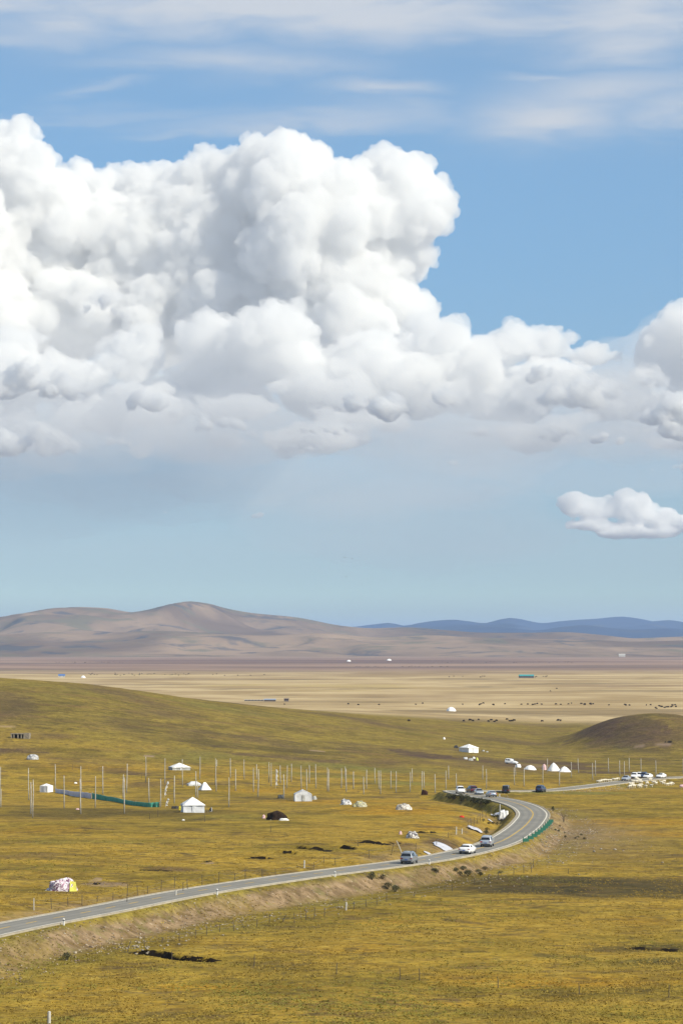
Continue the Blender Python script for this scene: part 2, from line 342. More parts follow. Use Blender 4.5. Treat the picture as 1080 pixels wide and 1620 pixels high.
cutm = np.maximum(cutm, spots([(400, 1376, 22, 1.3, .9), (424, 1377, 12, 1.2, .8), (450, 1367, 22, 1.4, 1), (492, 1361, 24, 1.8, 1), (515, 1364, 14, 1.6, .8), (545, 1360, 20, 2.0, 1), (578, 1351, 26, 1.5, .9), (606, 1353, 14, 1.3, .8), (668, 1333, 16, 1.4, .9), (225, 1510, 26, 1.2, 1), (262, 1513, 26, 1.5, 1), (300, 1516, 28, 1.5, 1), (335, 1519, 18, 1.1, .9), (1010, 1500, 22, 1.3, .7), (1055, 1505, 22, 1.5, .7)], .45))
strip_soil = spots([(950, 1148, 34, 9, 1), (990, 1152, 36, 10, .9), (1030, 1158, 40, 9, .9), (1065, 1166, 30, 7, .7), (925, 1160, 30, 4, .7), (648, 1190, 30, 3.0, 1), (690, 1196, 36, 3.2, 1), (735, 1201, 36, 2.6, .9), (790, 1208, 40, 2.4, .8), (850, 1205, 50, 3.0, .8), (905, 1214, 50, 3.0, .9), (960, 1222, 40, 2.4, .9), (10, 1186, 26, 1.6, .9), (50, 1191, 30, 1.4, .8), (90, 1200, 26, 1.3, .7), (130, 1206, 30, 1.2, .7), (175, 1215, 30, 1.2, .7), (215, 1224, 36, 1.6, .8), (260, 1232, 30, 1.6, .7), (330, 1240, 50, 1.6, .6), (420, 1196, 60, 2.6, .7), (500, 1203, 60, 2.4, .7), (360, 1182, 60, 2.6, .6), (560, 1186, 40, 2.2, .6), (600, 1263, 60, 1.6, .6), (690, 1281, 60, 1.4, .6), (470, 1268, 80, 2.0, .6)], .6)
msk['soil'] = np.maximum(msk['soil'], strip_soil)
# diagonal stripes of thinner brown turf down the long slope
bandc = np.clip(fbm((GX+GY*.22)/34+4, (GY-GX*.8)/85, 4)*3.0-.15, 0, 1)*smooth(820, 980, GY)
msk['soil'] = np.clip(np.maximum(msk['soil'], bandc*.6), 0, 1)

def mat_base(name):
    m = bpy.data.materials.new(name); m.use_nodes = True; t = m.node_tree; t.nodes.clear(); N = NT(t)
    out = N.n('ShaderNodeOutputMaterial'); b = N.n('ShaderNodeBsdfPrincipled'); t.links.new(b.outputs[0], out.inputs[0])
    b.inputs['Roughness'].default_value = .9; b.inputs['Specular IOR Level'].default_value = .15
    return m, t, N, b
def ground_material():
    m, t, N, b = mat_base('steppe_grass')
    geo = N.n('ShaderNodeNewGeometry'); P = geo.outputs['Position']
    sp = N.n('ShaderNodeSeparateXYZ'); t.links.new(P, sp.inputs[0]); Y = sp.outputs[1]
    a = {k: N.attr(k).outputs['Fac'] for k in ('soil', 'dark', 'brown', 'orange', 'green')}
    n_big = N.noise(P, 1/70.0, 4, .6, .6); n_mid = N.noise(P, 1/11.0, 5, .62, .5); n_sm = N.noise(P, 1/2.6, 4, .65, .3); n_fine = N.noise(P, 1/.5, 3, .7)
    n_b2 = N.noise(N.vmul(P, (1, 1.3, 1)), 1/28.0, 4, .6, 1.0)
    yel = N.mix(N.ramp(n_mid, .32, .68), (.215, .136, .019), (.335, .218, .032))
    yel = N.mix(N.ramp(n_sm, .42, .75), yel, (.36, .255, .05))
    olive = N.mix(N.ramp(n_mid, .35, .65), (.15, .107, .017), (.28, .195, .030))
    col = N.mix(N.ramp(N.math('ADD', N.math('MULTIPLY', n_big, .6), N.math('MULTIPLY', n_b2, .5)), .47, .63), olive, yel)
    org = N.mix(N.ramp(n_sm, .3, .7), (.26, .135, .012), (.39, .235, .026))
    col = N.mix(N.math('MULTIPLY', a['orange'], N.ramp(n_mid, .25, .6, .45, 1.0)), col, org)
    pat = N.ramp(N.noise(N.vmul(P, (1, 1.5, 1)), 1/17.0, 6, .66, 1.3), .55, .64)
    col = N.mix(N.math('MULTIPLY', pat, .75), col, (.105, .07, .03))
    lt = N.ramp(N.noise(N.vmul(P, (1, 1.7, 1)), 1/24.0, 5, .66, 1.0), .57, .68)
    col = N.mix(N.math('MULTIPLY', lt, .28), col, (.40, .30, .07))
    # the slope behind is thinner, browner turf
    hill = N.attr('hill').outputs['Fac']
    hc = N.mix(N.ramp(n_mid, .35, .66), (.115, .09, .02), (.24, .178, .038))
    hc = N.mix(N.ramp(n_b2, .5, .68, 0, .8), hc, (.16, .10, .045))
    hc = N.mix(N.ramp(n_big, .50, .68, 0, .7), hc, (.25, .19, .034))
    n_h = N.noise(P, 1/6.5, 5, .68, .9); hc = N.mix(N.ramp(n_h, .52, .62, 0, .75), hc, (.095, .066, .026)); hc = N.mix(N.ramp(n_h, .44, .34, 0, .6), hc, (.30, .235, .07))
    col = N.mix(N.math('MULTIPLY', hill, .85), col, hc)
    grn = N.mix(N.ramp(n_sm, .3, .7), (.10, .10, .024), (.20, .185, .045))
    col = N.mix(N.math('MULTIPLY', a['green'], N.ramp(n_mid, .3, .62, .35, 1.0)), col, grn)
    brn = N.mix(N.ramp(n_sm, .3, .7), (.055, .036, .028), (.115, .074, .05))
    col = N.mix(N.math('MULTIPLY', a['brown'], N.ramp(n_mid, .3, .6, .6, 1.0)), col, brn)
    drk = N.mix(N.ramp(n_sm, .3, .7), (.035, .03, .013), (.09, .068, .026))  # colour of the dark dabs, painted cloud shadow among them
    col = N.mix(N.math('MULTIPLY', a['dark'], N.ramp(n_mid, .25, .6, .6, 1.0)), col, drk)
    # small hummocks, dead tufts, dark sedge spots
    spots = N.ramp(N.math('ADD', N.math('MULTIPLY', n_sm, .5), N.math('MULTIPLY', N.noise(P, 1/5.5, 3, .6, 1.2), .6)), .57, .66)
    nearf = N.ramp(Y, 600, 1700, 1.0, .6)
    col = N.mix(N.math('MULTIPLY', spots, N.math('MULTIPLY', nearf, .6)), col, (.06, .045, .02))
    streak = N.ramp(N.noise(P, 1/3.8, 6, .72, .8), .54, .64)
    col = N.mix(N.math('MULTIPLY', streak, N.math('MULTIPLY', nearf, .5)), col, (.095, .055, .02))
    n_vf = N.noise(P, 1/1.1, 2, .6)
    col = N.mix(.38, col, N.mix(N.ramp(N.math('ADD', N.math('MULTIPLY', n_fine, .5), N.math('MULTIPLY', n_vf, .5)), .36, .64), (.16, .16, .16), (.84, .84, .84)), 'OVERLAY')
    bare = N.attr('bare').outputs['Fac']; col = N.mix(bare, col, (.30, .215, .155))
    # cut bank of the road
    n_st = N.noise(P, 1/.8, 4, .7, .3)
    soil = N.mix(N.ramp(n_sm, .35, .65), (.13, .088, .05), (.27, .19, .115))
    soil = N.mix(N.ramp(n_st, .6, .72, 0, .85), soil, (.42, .34, .24))
    soil = N.mix(N.ramp(n_st, .34, .45, .85, 0), soil, (.05, .036, .018))
    soil = N.mix(N.ramp(N.noise(P, 1/3.2, 4, .6, .5), .53, .66, 0, .5), soil, (.15, .14, .045))
    col = N.mix(N.math('MULTIPLY', a['soil'], N.ramp(n_sm, .22, .42, .55, 1.0)), col, soil)
    # the plain far below: dry straw, then mauve heath towards the mountains
    Ps = N.vmul(P, (1, .8, 1))
    f1 = N.noise(Ps, 1/420.0, 5, .6, .8); f2 = N.noise(N.vmul(P, (1, 1, 1)), 1/150.0, 6, .6, .5); f3 = N.noise(N.vmul(P, (.8, 1, 1)), 1/1300.0, 6, .62, .8)
    straw = N.mix(N.ramp(f2, .35, .65), (.30, .215, .105), (.47, .36, .20))
    straw = N.mix(N.ramp(f1, .52, .66, 0, .8), straw, (.235, .16, .085))
    straw = N.mix(N.ramp(f1, .42, .30, 0, .6), straw, (.36, .27, .10))
    straw = N.mix(N.ramp(f3, .55, .68, 0, .6), straw, (.17, .145, .08))
    straw = N.mix(N.ramp(N.noise(N.vmul(P, (.55, 1, 1)), 1/230.0, 6, .7, .6), .54, .62, 0, .7), straw, (.175, .13, .07))
    Yw = N.math('ADD', Y, N.math('MULTIPLY', N.math('SUBTRACT', f3, .5), 2600))
    mauve = N.mix(N.ramp(f3, .35, .65), (.16, .10, .08), (.30, .205, .15))
    mauve = N.mix(N.ramp(N.noise(N.vmul(P, (.6, 1, 1)), 1/700.0, 4, .6), .5, .62, 0, .7), mauve, (.125, .09, .075))
    far = N.mix(N.ramp(Yw, 3900, 5200), straw, mauve)
    far = N.mix(N.ramp(Yw, 8200, 10500, 0, .6), far, (.24, .17, .115))
    col = N.mix(N.attr('plain').outputs['Fac'], col, far)
    col = N.mix(N.ramp(N.attr('cut').outputs['Fac'], .3, .7), col, (.014, .010, .006))  # near-black soil colour with the cut banks' shade painted in
    t.links.new(col, b.inputs['Base Color'])
    hgt = N.math('ADD', N.math('MULTIPLY', n_sm, .7), N.math('MULTIPLY', n_fine, .25)); hgt = N.math('ADD', hgt, N.math('MULTIPLY', n_mid, 1.6))
    bp = N.n('ShaderNodeBump'); bp.inputs['Distance'].default_value = .8
    N.put(bp.inputs['Strength'], N.ramp(Y, 700, 3500, .55, .12)); N.put(bp.inputs['Height'], hgt); t.links.new(bp.outputs[0], b.inputs['Normal'])
    b.inputs['Specular IOR Level'].default_value = .05
    return m
me = bpy.data.meshes.new('ground'); np_mesh(me, V, F[:, ::1])
me.polygons.foreach_set('use_smooth', [True]*len(me.polygons))
def add_attr(me, name, arr):
    at = me.attributes.new(name, 'FLOAT', 'POINT'); at.data.foreach_set('value', np.asarray(arr, np.float32).ravel())
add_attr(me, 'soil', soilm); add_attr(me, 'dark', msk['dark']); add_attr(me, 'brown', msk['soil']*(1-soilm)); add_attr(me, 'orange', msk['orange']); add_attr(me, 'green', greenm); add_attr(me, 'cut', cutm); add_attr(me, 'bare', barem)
add_attr(me, 'hill', smooth(800, 1000, GY + fbm(GX/60, GY/60, 3)*120)*(1-smooth(2500, 3000, GY)))
# beyond the crest the land falls to the straw-coloured plain
crest_y = crest_d(col_of(GX, GY)) 
add_attr(me, 'plain', smooth(150, 330, GY - crest_y - 30*smooth(0, 900, col_of(GX, GY))))
me.materials.append(ground_material())
ground = bpy.data.objects.new('ground', me); C.objects.link(ground); ground['kind'] = 'structure'

# ------------------------------------------------------------------ mountains
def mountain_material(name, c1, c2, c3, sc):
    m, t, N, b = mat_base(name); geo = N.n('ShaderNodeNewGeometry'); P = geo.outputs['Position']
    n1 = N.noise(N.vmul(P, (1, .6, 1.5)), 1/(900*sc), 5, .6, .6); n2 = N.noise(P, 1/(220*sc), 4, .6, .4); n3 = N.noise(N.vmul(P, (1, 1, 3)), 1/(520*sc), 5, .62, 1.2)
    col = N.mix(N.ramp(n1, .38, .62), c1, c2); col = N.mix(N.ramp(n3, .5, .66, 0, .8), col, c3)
    col = N.mix(N.ramp(n2, .54, .66, 0, .75), col, (.055, .06, .075))  # bluish dark patches put shade into the slope colour
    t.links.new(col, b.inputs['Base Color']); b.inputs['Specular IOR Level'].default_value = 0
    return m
def mountain(name, skyline, y0, yc, y1, mat, seed, ns, foot=-3, rough=1.0, nx=520, nyy=150, u0=-2600, u1=3600):
    """a range whose foot lies at depth y0, crest at depth yc and back at y1"""
    f = pchip([p[0] for p in skyline], [p[1] for p in skyline])
    X = np.linspace((u0-540)*yc/FOC, (u1-540)*yc/FOC, nx); Yv = np.concatenate([np.linspace(y0, yc, int(nyy*.75), endpoint=False), np.linspace(yc, y1, int(nyy*.25))])
    gx, gy = np.meshgrid(X, Yv); u = 540 + FOC*gx/yc
    H = CAMZ + (HZ - f(u))*yc/FOC
    t = (gy-y0)/(yc-y0); prof = np.where(t <= 1, smooth(0, 1, np.clip(t, 0, 1))*.65+.35*np.clip(t, 0, 1)**1.6, 1-smooth(1, (y1-y0)/(yc-y0), t))
    # spurs and gullies running down from the crest
    wx = gx + fbm(gx/ns/1.5+seed, gy/ns/1.5, 3)*ns*1.2
    rid = 1-np.abs(fbm(wx/ns*.9+seed, gy/ns*.45+seed*2, 4))*3.2
    env = np.clip(t, 0, 1)*np.clip(1-np.clip(t, 0, 1)**3, 0, 1)*2.2
    Z = H*prof + rid*env*H.mean()*.42*rough - H.mean()*.18*env*rough + fbm(gx/ns*4, gy/ns*4, 3)*env*H.mean()*.12*rough
    Z = np.where(t <= 1, np.minimum(Z, CAMZ + (H-CAMZ)*gy/yc*.985 + 0*Z), Z); Z = np.where(np.abs(t-1) < .02, H, Z) + foot*(1-np.clip(t*8, 0, 1))
    n0, n1 = gx.shape; ii = np.arange(n0*n1).reshape(n0, n1)
    FF = np.stack([ii[:-1, :-1], ii[:-1, 1:], ii[1:, 1:], ii[1:, :-1]], -1).reshape(-1, 4)
    o = link_mesh(name, np.stack([gx.ravel(), gy.ravel(), Z.ravel()], 1), FF, mat); o['kind'] = 'structure'
    return o
front = [(-2600, 985), (-1800, 960), (-1200, 975), (-700, 958), (-300, 985), (-80, 988), (0, 980), (60, 970), (120, 960.5), (165, 962), (215, 969), (250, 964), (300, 951.5), (330, 955), (360, 963), (400, 970), (470, 977), (540, 990), (590, 994), (640, 992.5), (705, 997), (765, 1001), (840, 1001), (885, 1000), (940, 1005), (990, 1010), (1050, 1008), (1080, 1007), (1200, 1004), (1500, 990), (2000, 985), (2600, 970), (3600, 980)]
foothill = [(-2600, 1008), (-1000, 1000), (-400, 1005), (-100, 1003), (0, 1004), (80, 1000), (150, 1004), (240, 998), (330, 1001), (420, 1005), (500, 1002), (600, 1008), (680, 1005), (760, 1009), (850, 1011), (930, 1012), (1000, 1015), (1080, 1013), (1400, 1005), (2400, 1000), (3600, 1002)]
blue_a = [(-2600, 985), (-900, 975), (200, 992), (480, 996), (555, 992), (590, 988), (615, 985.5), (640, 990), (660, 986), (690, 982), (715, 980.5), (740, 983), (765, 986), (790, 980), (808, 977.5), (830, 982), (855, 986), (880, 983.5), (905, 981), (940, 979), (960, 977), (980, 975.5), (1000, 978), (1030, 983), (1055, 981), (1080, 985), (1150, 990), (1400, 975), (2200, 970), (3600, 985)]
blue_b = [(-2600, 1000), (0, 1000), (600, 1002), (700, 997), (780, 992), (850, 997), (885, 992), (922, 989), (960, 993), (1000, 996), (1060, 994), (1100, 998), (1500, 990), (3600, 992)]
M1 = mountain_material('mountain_heath', (.13, .092, .068), (.275, .197, .135), (.13, .12, .08), 1.0)
M2 = mountain_material('far_mountain_haze_tint', (.018, .036, .095), (.032, .055, .125), (.028, .045, .10), 2.0)  # dark blue base colour stands in for cloud shadow and distance haze
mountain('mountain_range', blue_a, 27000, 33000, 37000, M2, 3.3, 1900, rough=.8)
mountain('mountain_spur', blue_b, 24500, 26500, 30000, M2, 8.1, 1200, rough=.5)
mountain('brown_hills', front, 10800, 14000, 17000, M1, 5.2, 1000, rough=.9)
mountain('foothills', foothill, 9600, 11300, 12600, M1, 9.7, 600, rough=.6)

# ------------------------------------------------------------------ air
def box_obj(name, lo, hi, mat):
    x0, y0, z0 = lo; x1, y1, z1 = hi
    v = [(x0, y0, z0), (x1, y0, z0), (x1, y1, z0), (x0, y1, z0), (x0, y0, z1), (x1, y0, z1), (x1, y1, z1), (x0, y1, z1)]
    f = [(0, 3, 2, 1), (4, 5, 6, 7), (0, 1, 5, 4), (1, 2, 6, 5), (2, 3, 7, 6), (3, 0, 4, 7)]
    return link_mesh(name, v, f, mat, smooth=False)
hm = bpy.data.materials.new('haze'); hm.use_nodes = True; hm.node_tree.nodes.clear(); HN = NT(hm.node_tree)
hv = HN.n('ShaderNodeVolumePrincipled'); hv.inputs['Color'].default_value = (.44, .64, 1, 1); hv.inputs['Density'].default_value = HAZE; hv.inputs['Anisotropy'].default_value = .0
ho = HN.n('ShaderNodeOutputMaterial'); hm.node_tree.links.new(hv.outputs[0], ho.inputs['Volume'])
hz = box_obj('haze', (-400000, -1000, -40), (400000, 340000, 460), hm); hz['kind'] = 'stuff'; hz['label'] = 'thin bluish haze over the plain'

# ------------------------------------------------------------------ road
def strip(name, off0, off1, lift, mat, s0=0, s1=None, parent=None, dash=None):
    n = len(ROAD) if s1 is None else s1; vs, fs = [], []
    rngs = [(s0, n)] if dash is None else [(k, min(k+dash[0], n)) for k in range(s0, n-dash[0], dash[1])]
    for a, b_ in rngs:
        k0 = len(vs)
        for i in range(a, b_):
            for o_ in (off0, off1):
                vs.append((ROAD[i, 0]+RN[i, 0]*o_, ROAD[i, 1]+RN[i, 1]*o_, ROAD[i, 2]+lift))
        for i in range(b_-a-1):
            q = k0+2*i; fs.append((q, q+1, q+3, q+2))
    return link_mesh(name, vs, fs, mat, parent)
def simple_mat(name, col, rough=.8, spec=.3, var=.25, scale=3.0, bump=0, metal=0, col2=None, coat=0):
    m, t, N, b = mat_base(name); tcn = N.n('ShaderNodeTexCoord'); n = N.noise(tcn.outputs['Object'], scale, 4, .6)
    c2 = col2 or tuple(x*(1-var) for x in col)
    t.links.new(N.mix(N.ramp(n, .3, .7), c2, col), b.inputs['Base Color'])
    b.inputs['Roughness'].default_value = rough; b.inputs['Specular IOR Level'].default_value = spec; b.inputs['Metallic'].default_value = metal
    b.inputs['Coat Weight'].default_value = coat
    if bump:
        bp = N.n('ShaderNodeBump', i_Strength=.6, i_Distance=bump, i_Height=n); t.links.new(bp.outputs[0], b.inputs['Normal'])
    return m
def asphalt_mat():
    m, t, N, b = mat_base('asphalt'); geo = N.n('ShaderNodeNewGeometry'); P = geo.outputs['Position']
    n1 = N.noise(P, 1/9.0, 4, .6, .4); n2 = N.noise(P, 1/1.2, 4, .6); n3 = N.noise(P, 3.0, 3, .6)
    c = N.mix(N.ramp(n1, .35, .65), (.185, .175, .15), (.23, .218, .188)); c = N.mix(N.ramp(n2, .55, .75, 0, .6), c, (.15, .14, .125)); c = N.mix(N.ramp(n3, .5, .8, 0, .4), c, (.26, .25, .235))
    ed = N.attr('edge').outputs['Fac']; c = N.mix(N.math('MULTIPLY', ed, N.ramp(n2, .3, .6, .3, .8)), c, (.30, .265, .21))
    tr = N.attr('track').outputs['Fac']; c = N.mix(N.math('MULTIPLY', tr, .45), c, (.12, .118, .115))
    t.links.new(c, b.inputs['Base Color']); b.inputs['Roughness'].default_value = .8; b.inputs['Specular IOR Level'].default_value = .3
    return m
offs = [-3.3, -2.95, -2.6, -2.1, -1.7, -1.2, -.75, -.3, .3, .75, 1.2, 1.7, 2.1, 2.6, 2.95, 3.3]
vs = []; ed = []; trk = []
for i in range(len(ROAD)):
    for o_ in offs:
        vs.append((ROAD[i, 0]+RN[i, 0]*o_, ROAD[i, 1]+RN[i, 1]*o_, ROAD[i, 2]+.04*(1-abs(o_)/3.3)))
        ed.append(1.0 if abs(o_) > 3.2 else (.3 if abs(o_) > 2.9 else 0)); trk.append(1.0 if abs(o_) in (2.1, .75) else 0)
nO = len(offs); ii = np.arange(len(ROAD)*nO).reshape(-1, nO)
FF = np.stack([ii[:-1, :-1], ii[:-1, 1:], ii[1:, 1:], ii[1:, :-1]], -1).reshape(-1, 4)
road = link_mesh('road', np.array(vs), FF, asphalt_mat()); add_attr(road.data, 'edge', ed); add_attr(road.data, 'track', trk); road['kind'] = 'structure'
white_paint = simple_mat('worn_white_paint', (.70, .66, .56), .8, .2, .3, 1.5)
yellow_paint = simple_mat('worn_yellow_paint', (.60, .40, .09), .8, .2, .35, 1.5)
for nm, a_, b_, kw in (('edge_line', -2.98, -2.74, {}), ('edge_line', 2.74, 2.98, {})):
    strip(nm, a_, b_, .016, white_paint, parent=road, **kw)
i_solid = int(np.argmin(np.abs(ROAD[:, 1]-462)))
def_ = strip('dashed_centre_line', -.12, .12, .052, yellow_paint, 0, i_solid, road, dash=(3, 5))
strip('solid_centre_line', -.12, .12, .052, yellow_paint, i_solid, None, road)
# raised concrete shoulder edging at both sides
shoulder = simple_mat('shoulder_concrete', (.36, .32, .25), .9, .2, .3, .8)
for sgn in (-1, 1):
    vs, fs = [], []
    for i in range(len(ROAD)):
        for o_, dz in ((3.3, -.02), (3.32, .07), (3.60, .06), (3.66, -.25)):
            vs.append((ROAD[i, 0]+RN[i, 0]*o_*sgn, ROAD[i, 1]+RN[i, 1]*o_*sgn, ROAD[i, 2]+dz))
    for i in range(len(ROAD)-1):
        for k in range(3): fs.append((4*i+k, 4*i+k+1, 4*i+k+5, 4*i+k+4))
    link_mesh('shoulder', vs, fs, shoulder, road, smooth=False)

# ------------------------------------------------------------------ clouds
CLOUD_KM = 30000.0
def cloud_material():
    m = bpy.data.materials.new('cloud'); m.use_nodes = True; t = m.node_tree; t.nodes.clear(); N = NT(t)
    out = N.n('ShaderNodeOutputMaterial')
    if CLOUD_MODE == 'vol':
        v = N.n('ShaderNodeVolumePrincipled'); v.inputs['Color'].default_value = (1, 1, 1, 1); v.inputs['Density'].default_value = CDENS
        v.inputs['Anisotropy'].default_value = 0.0
        t.links.new(v.outputs[0], out.inputs['Volume'])
    else:
        geo = N.n('ShaderNodeNewGeometry')
        b = N.noise(geo.outputs['Position'], 1/120.0, 6, .6)
        bp = N.n('ShaderNodeBump'); N.put(bp.inputs['Height'], b); bp.inputs['Strength'].default_value = .35; bp.inputs['Distance'].default_value = 90
        d = N.n('ShaderNodeBsdfDiffuse', i_Color=(.93, .93, .94)); t.links.new(bp.outputs[0], d.inputs['Normal'])
        tr = N.n('ShaderNodeBsdfTranslucent', i_Color=(.9, .9, .92))
        mx = N.n('ShaderNodeMixShader'); mx.inputs[0].default_value = .3
        t.links.new(d.outputs[0], mx.inputs[1]); t.links.new(tr.outputs[0], mx.inputs[2]); t.links.new(mx.outputs[0], out.inputs[0])
    return m

def ico(sub):
    bm = bmesh.new(); bmesh.ops.create_icosphere(bm, subdivisions=sub, radius=1)
    v = np.array([x.co[:] for x in bm.verts]); f = np.array([[q.index for q in p.verts] for p in bm.faces]); bm.free()
    return v, f
def build_cloud(name, blobs, dist, vox_px, seed, levels=2, mat=None, kids=16, small=10, disp=((22, 6), (8, 4.5)), flat=None, soft=1.0):
    """blobs: (column, row, radius, depth offset, squash) in photo pixels, turned into metres at the cloud's distance"""
    rng = np.random.default_rng(seed); s = dist / FOC
    sph = []
    for (u, v, r, dz, sq) in blobs:
        c = np.array([(u-540)*s, dist + dz*s, CAMZ + (HZ-v)*s]); r0 = r*s
        sph.append((c, r0*.90, sq))
        for _ in range(int(kids*max(.5, r/70))):
            d = rng.normal(size=3); d /= np.linalg.norm(d)
            if d[2] < -.35: d[2] *= -1
            if d[1] > .5: d[1] *= -1
            r1 = r0*rng.uniform(.22, .42)
            c1 = c + d*(r0*.92)*np.array([1, 1, sq]) 
            sph.append((c1, r1, sq))
            if levels > 1:
                for _ in range(small):
                    e = rng.normal(size=3); e /= np.linalg.norm(e)
                    if np.dot(e, d) < 0: e = -e
                    r2 = r1*rng.uniform(.25, .45)
                    sph.append((c1 + e*r1*.92*np.array([1, 1, sq]), r2, sq))
    V1, F1 = ico(2); V3, F3 = ico(3)
    vs, fs, n = [], [], 0
    for c, r, sq in sph:
        V, F = (V3, F3) if r > 30*s else (V1, F1)
        vs.append(V*np.array([r, r, r*sq]) + c); fs.append(F+n); n += len(V)
    v = np.concatenate(vs); f = np.concatenate(fs)
    if flat is not None:
        zf = CAMZ + (HZ-flat)*s
        v[:, 2] = np.where(v[:, 2] < zf, zf - (zf - v[:, 2])*.12, v[:, 2])
    tmp = link_mesh('tmp', v, f)
    md = tmp.modifiers.new('r', 'REMESH'); md.mode = 'VOXEL'; md.voxel_size = vox_px*s; md.use_smooth_shade = True
    sm = tmp.modifiers.new('s', 'SMOOTH'); sm.iterations = 1; sm.factor = .5
    for i, (size, amp) in enumerate(disp):
        tx = bpy.data.textures.new('puff', 'VORONOI'); tx.noise_scale = size*s; tx.distance_metric = 'DISTANCE'; tx.noise_intensity = 1
        dm = tmp.modifiers.new('d', 'DISPLACE'); dm.texture = tx; dm.texture_coords = 'GLOBAL'; dm.strength = -amp*s; dm.mid_level = .5
    tx = bpy.data.textures.new('warp', 'CLOUDS'); tx.noise_scale = 60*s; tx.noise_depth = 3
    dm = tmp.modifiers.new('d', 'DISPLACE'); dm.texture = tx; dm.texture_coords = 'GLOBAL'; dm.strength = 14*s*soft; dm.mid_level = .5
    tx = bpy.data.textures.new('wisps', 'CLOUDS'); tx.noise_scale = 7*s; tx.noise_depth = 5
    dm = tmp.modifiers.new('d', 'DISPLACE'); dm.texture = tx; dm.texture_coords = 'GLOBAL'; dm.strength = 10*s*soft; dm.mid_level = .5
    md = tmp.modifiers.new('clean', 'REMESH'); md.mode = 'VOXEL'; md.voxel_size = vox_px*s*.92; md.use_smooth_shade = True
    dg = bpy.context.evaluated_depsgraph_get(); me = bpy.data.meshes.new_from_object(tmp.evaluated_get(dg))
    old = tmp.data; bpy.data.objects.remove(tmp); bpy.data.meshes.remove(old)
    me.name = name; me.materials.clear(); me.materials.append(mat)
    me.polygons.foreach_set('use_smooth', [True]*len(me.polygons))
    o = bpy.data.objects.new(name, me); C.objects.link(o)
    return o
CM = cloud_material()
SMALL_D = (1/34, 1/50, 1/75)
tower_blobs = [
 (612,345,88,0,1),(655,345,58,-20,1),(595,295,48,10,1),(640,405,50,0,1),(575,380,70,20,1),
 (440,295,80,40,1),(480,325,85,-10,1),(400,262,46,50,1),(330,275,50,70,1),(500,420,105,-20,1),(560,430,85,20,1),
 (540,510,100,-20,1),(610,510,66,0,1),(420,245,30,30,1),(455,250,34,10,1),
 (265,300,54,100,1),(205,292,52,120,1),(135,300,54,110,1),(85,320,56,90,1),(22,225,40,40,1),(40,290,60,40,1),(-20,250,60,40,1),(-110,280,80,40,1),
 (60,400,105,100,1),(180,400,110,130,1),(320,400,110,110,1),(-80,400,120,60,1),
 (100,500,95,70,.8),(240,500,105,90,.8),(380,500,95,40,.9),(-60,510,110,20,.8),
 (345,365,62,45,1),(300,350,50,70,1),(300,380,30,-10,1.1),(318,420,24,-14,1.2),(480,560,80,-30,.9),
]
mid_blobs = [
 (40,600,62,-40,.8),(100,610,50,-30,.7),(-30,600,60,-60,.8),(150,600,34,-30,.7),(210,590,34,-20,.7),
 (170,480,26,-60,.6),(20,545,50,-20,.5),(-60,640,90,0,.7),
 (420,560,70,-30,.9),(520,620,90,-20,.6),(600,600,80,-10,.8),(330,600,60,30,.8),(280,630,40,20,.7),(450,520,40,-50,1),(215,560,52,10,.8),(150,650,60,20,.6),(250,640,60,10,.6),(360,640,60,20,.6),(330,540,50,-10,.9),
 (680,560,58,10,.9),(715,522,22,-10,1.3),(660,620,70,0,.7),(560,645,60,-40,.5),
 (740,600,66,20,.8),(800,545,48,30,.7),(860,545,50,40,.6),(930,560,40,40,.5),(880,610,60,-20,.6),(920,620,34,-50,.7),(960,640,50,0,.6),(820,640,60,0,.6),
 (1060,540,48,0,.9),(1110,560,80,20,.9),(1020,600,34,-30,.6),(1075,665,46,-30,.9),(1130,640,70,0,.9),(1010,640,36,20,.7),(1180,560,90,0,.9),
]
rb = random.Random(12)
base_blobs = [(60,700,50,-30,.45),(-20,700,60,0,.5)]
for k in range(46):
    u = rb.uniform(-120, 1200); v = rb.gauss(672, 22) + (8 if u > 600 else 0); base_blobs.append((u, v, rb.uniform(16, 52), rb.uniform(-40, 40), rb.uniform(.22, .6)))
low_blobs = [(905,800,26,0,.7),(940,812,28,5,.7),(985,795,22,0,1),(1010,812,32,0,.8),(1045,825,26,0,.8),(930,832,30,0,.35),(980,842,46,0,.25),(1040,845,34,0,.3),(1090,830,30,0,.5)]
def dens_mat(d):
    m = CM.copy(); m.name = 'cloud'; 
    for nd in m.node_tree.nodes:
        if nd.type == 'PRINCIPLED_VOLUME': nd.inputs['Density'].default_value = d
    return m
SMALL = [dens_mat(d) for d in SMALL_D]
build_cloud('towering_cumulus_cloud', tower_blobs, 32000, 2.0, 3, mat=dens_mat(1/110), kids=22, small=14)
build_cloud('cumulus_cloud', mid_blobs, 29000, 2.0, 5, mat=dens_mat(1/140), kids=20, small=12, flat=705)
build_cloud('cloud_base', base_blobs, 28000, 3.6, 6, mat=dens_mat(1/200), kids=26, small=8, disp=((30, 12), (9, 4)))
build_cloud('low_cumulus_cloud', low_blobs, 36000, 2.6, 8, mat=dens_mat(1/80), kids=22, small=12, flat=850, soft=.6)
def veil(name, blobs, dist, dens, seed):
    """thin cloud and falling rain under the cumulus: wide soft ellipsoids"""
    s = dist/FOC; V, F = ico(4)
    for k, (u, v, ru, rv, rd) in enumerate(blobs):
        c = np.array([(u-540)*s, dist, CAMZ+(HZ-v)*s]); P = V*np.array([ru*s, rd*s, rv*s])
        n = np.array([mnoise.fractal(Vector(q)*1.7+Vector((seed+k*3.1, 0, 0)), 1, 2, 4) for q in V])
        P = P*(1+.28*n)[:, None] + c
        o = link_mesh(name, P, F, dens_mat(dens)); o['kind'] = 'structure'; yield o
rv_ = random.Random(31)
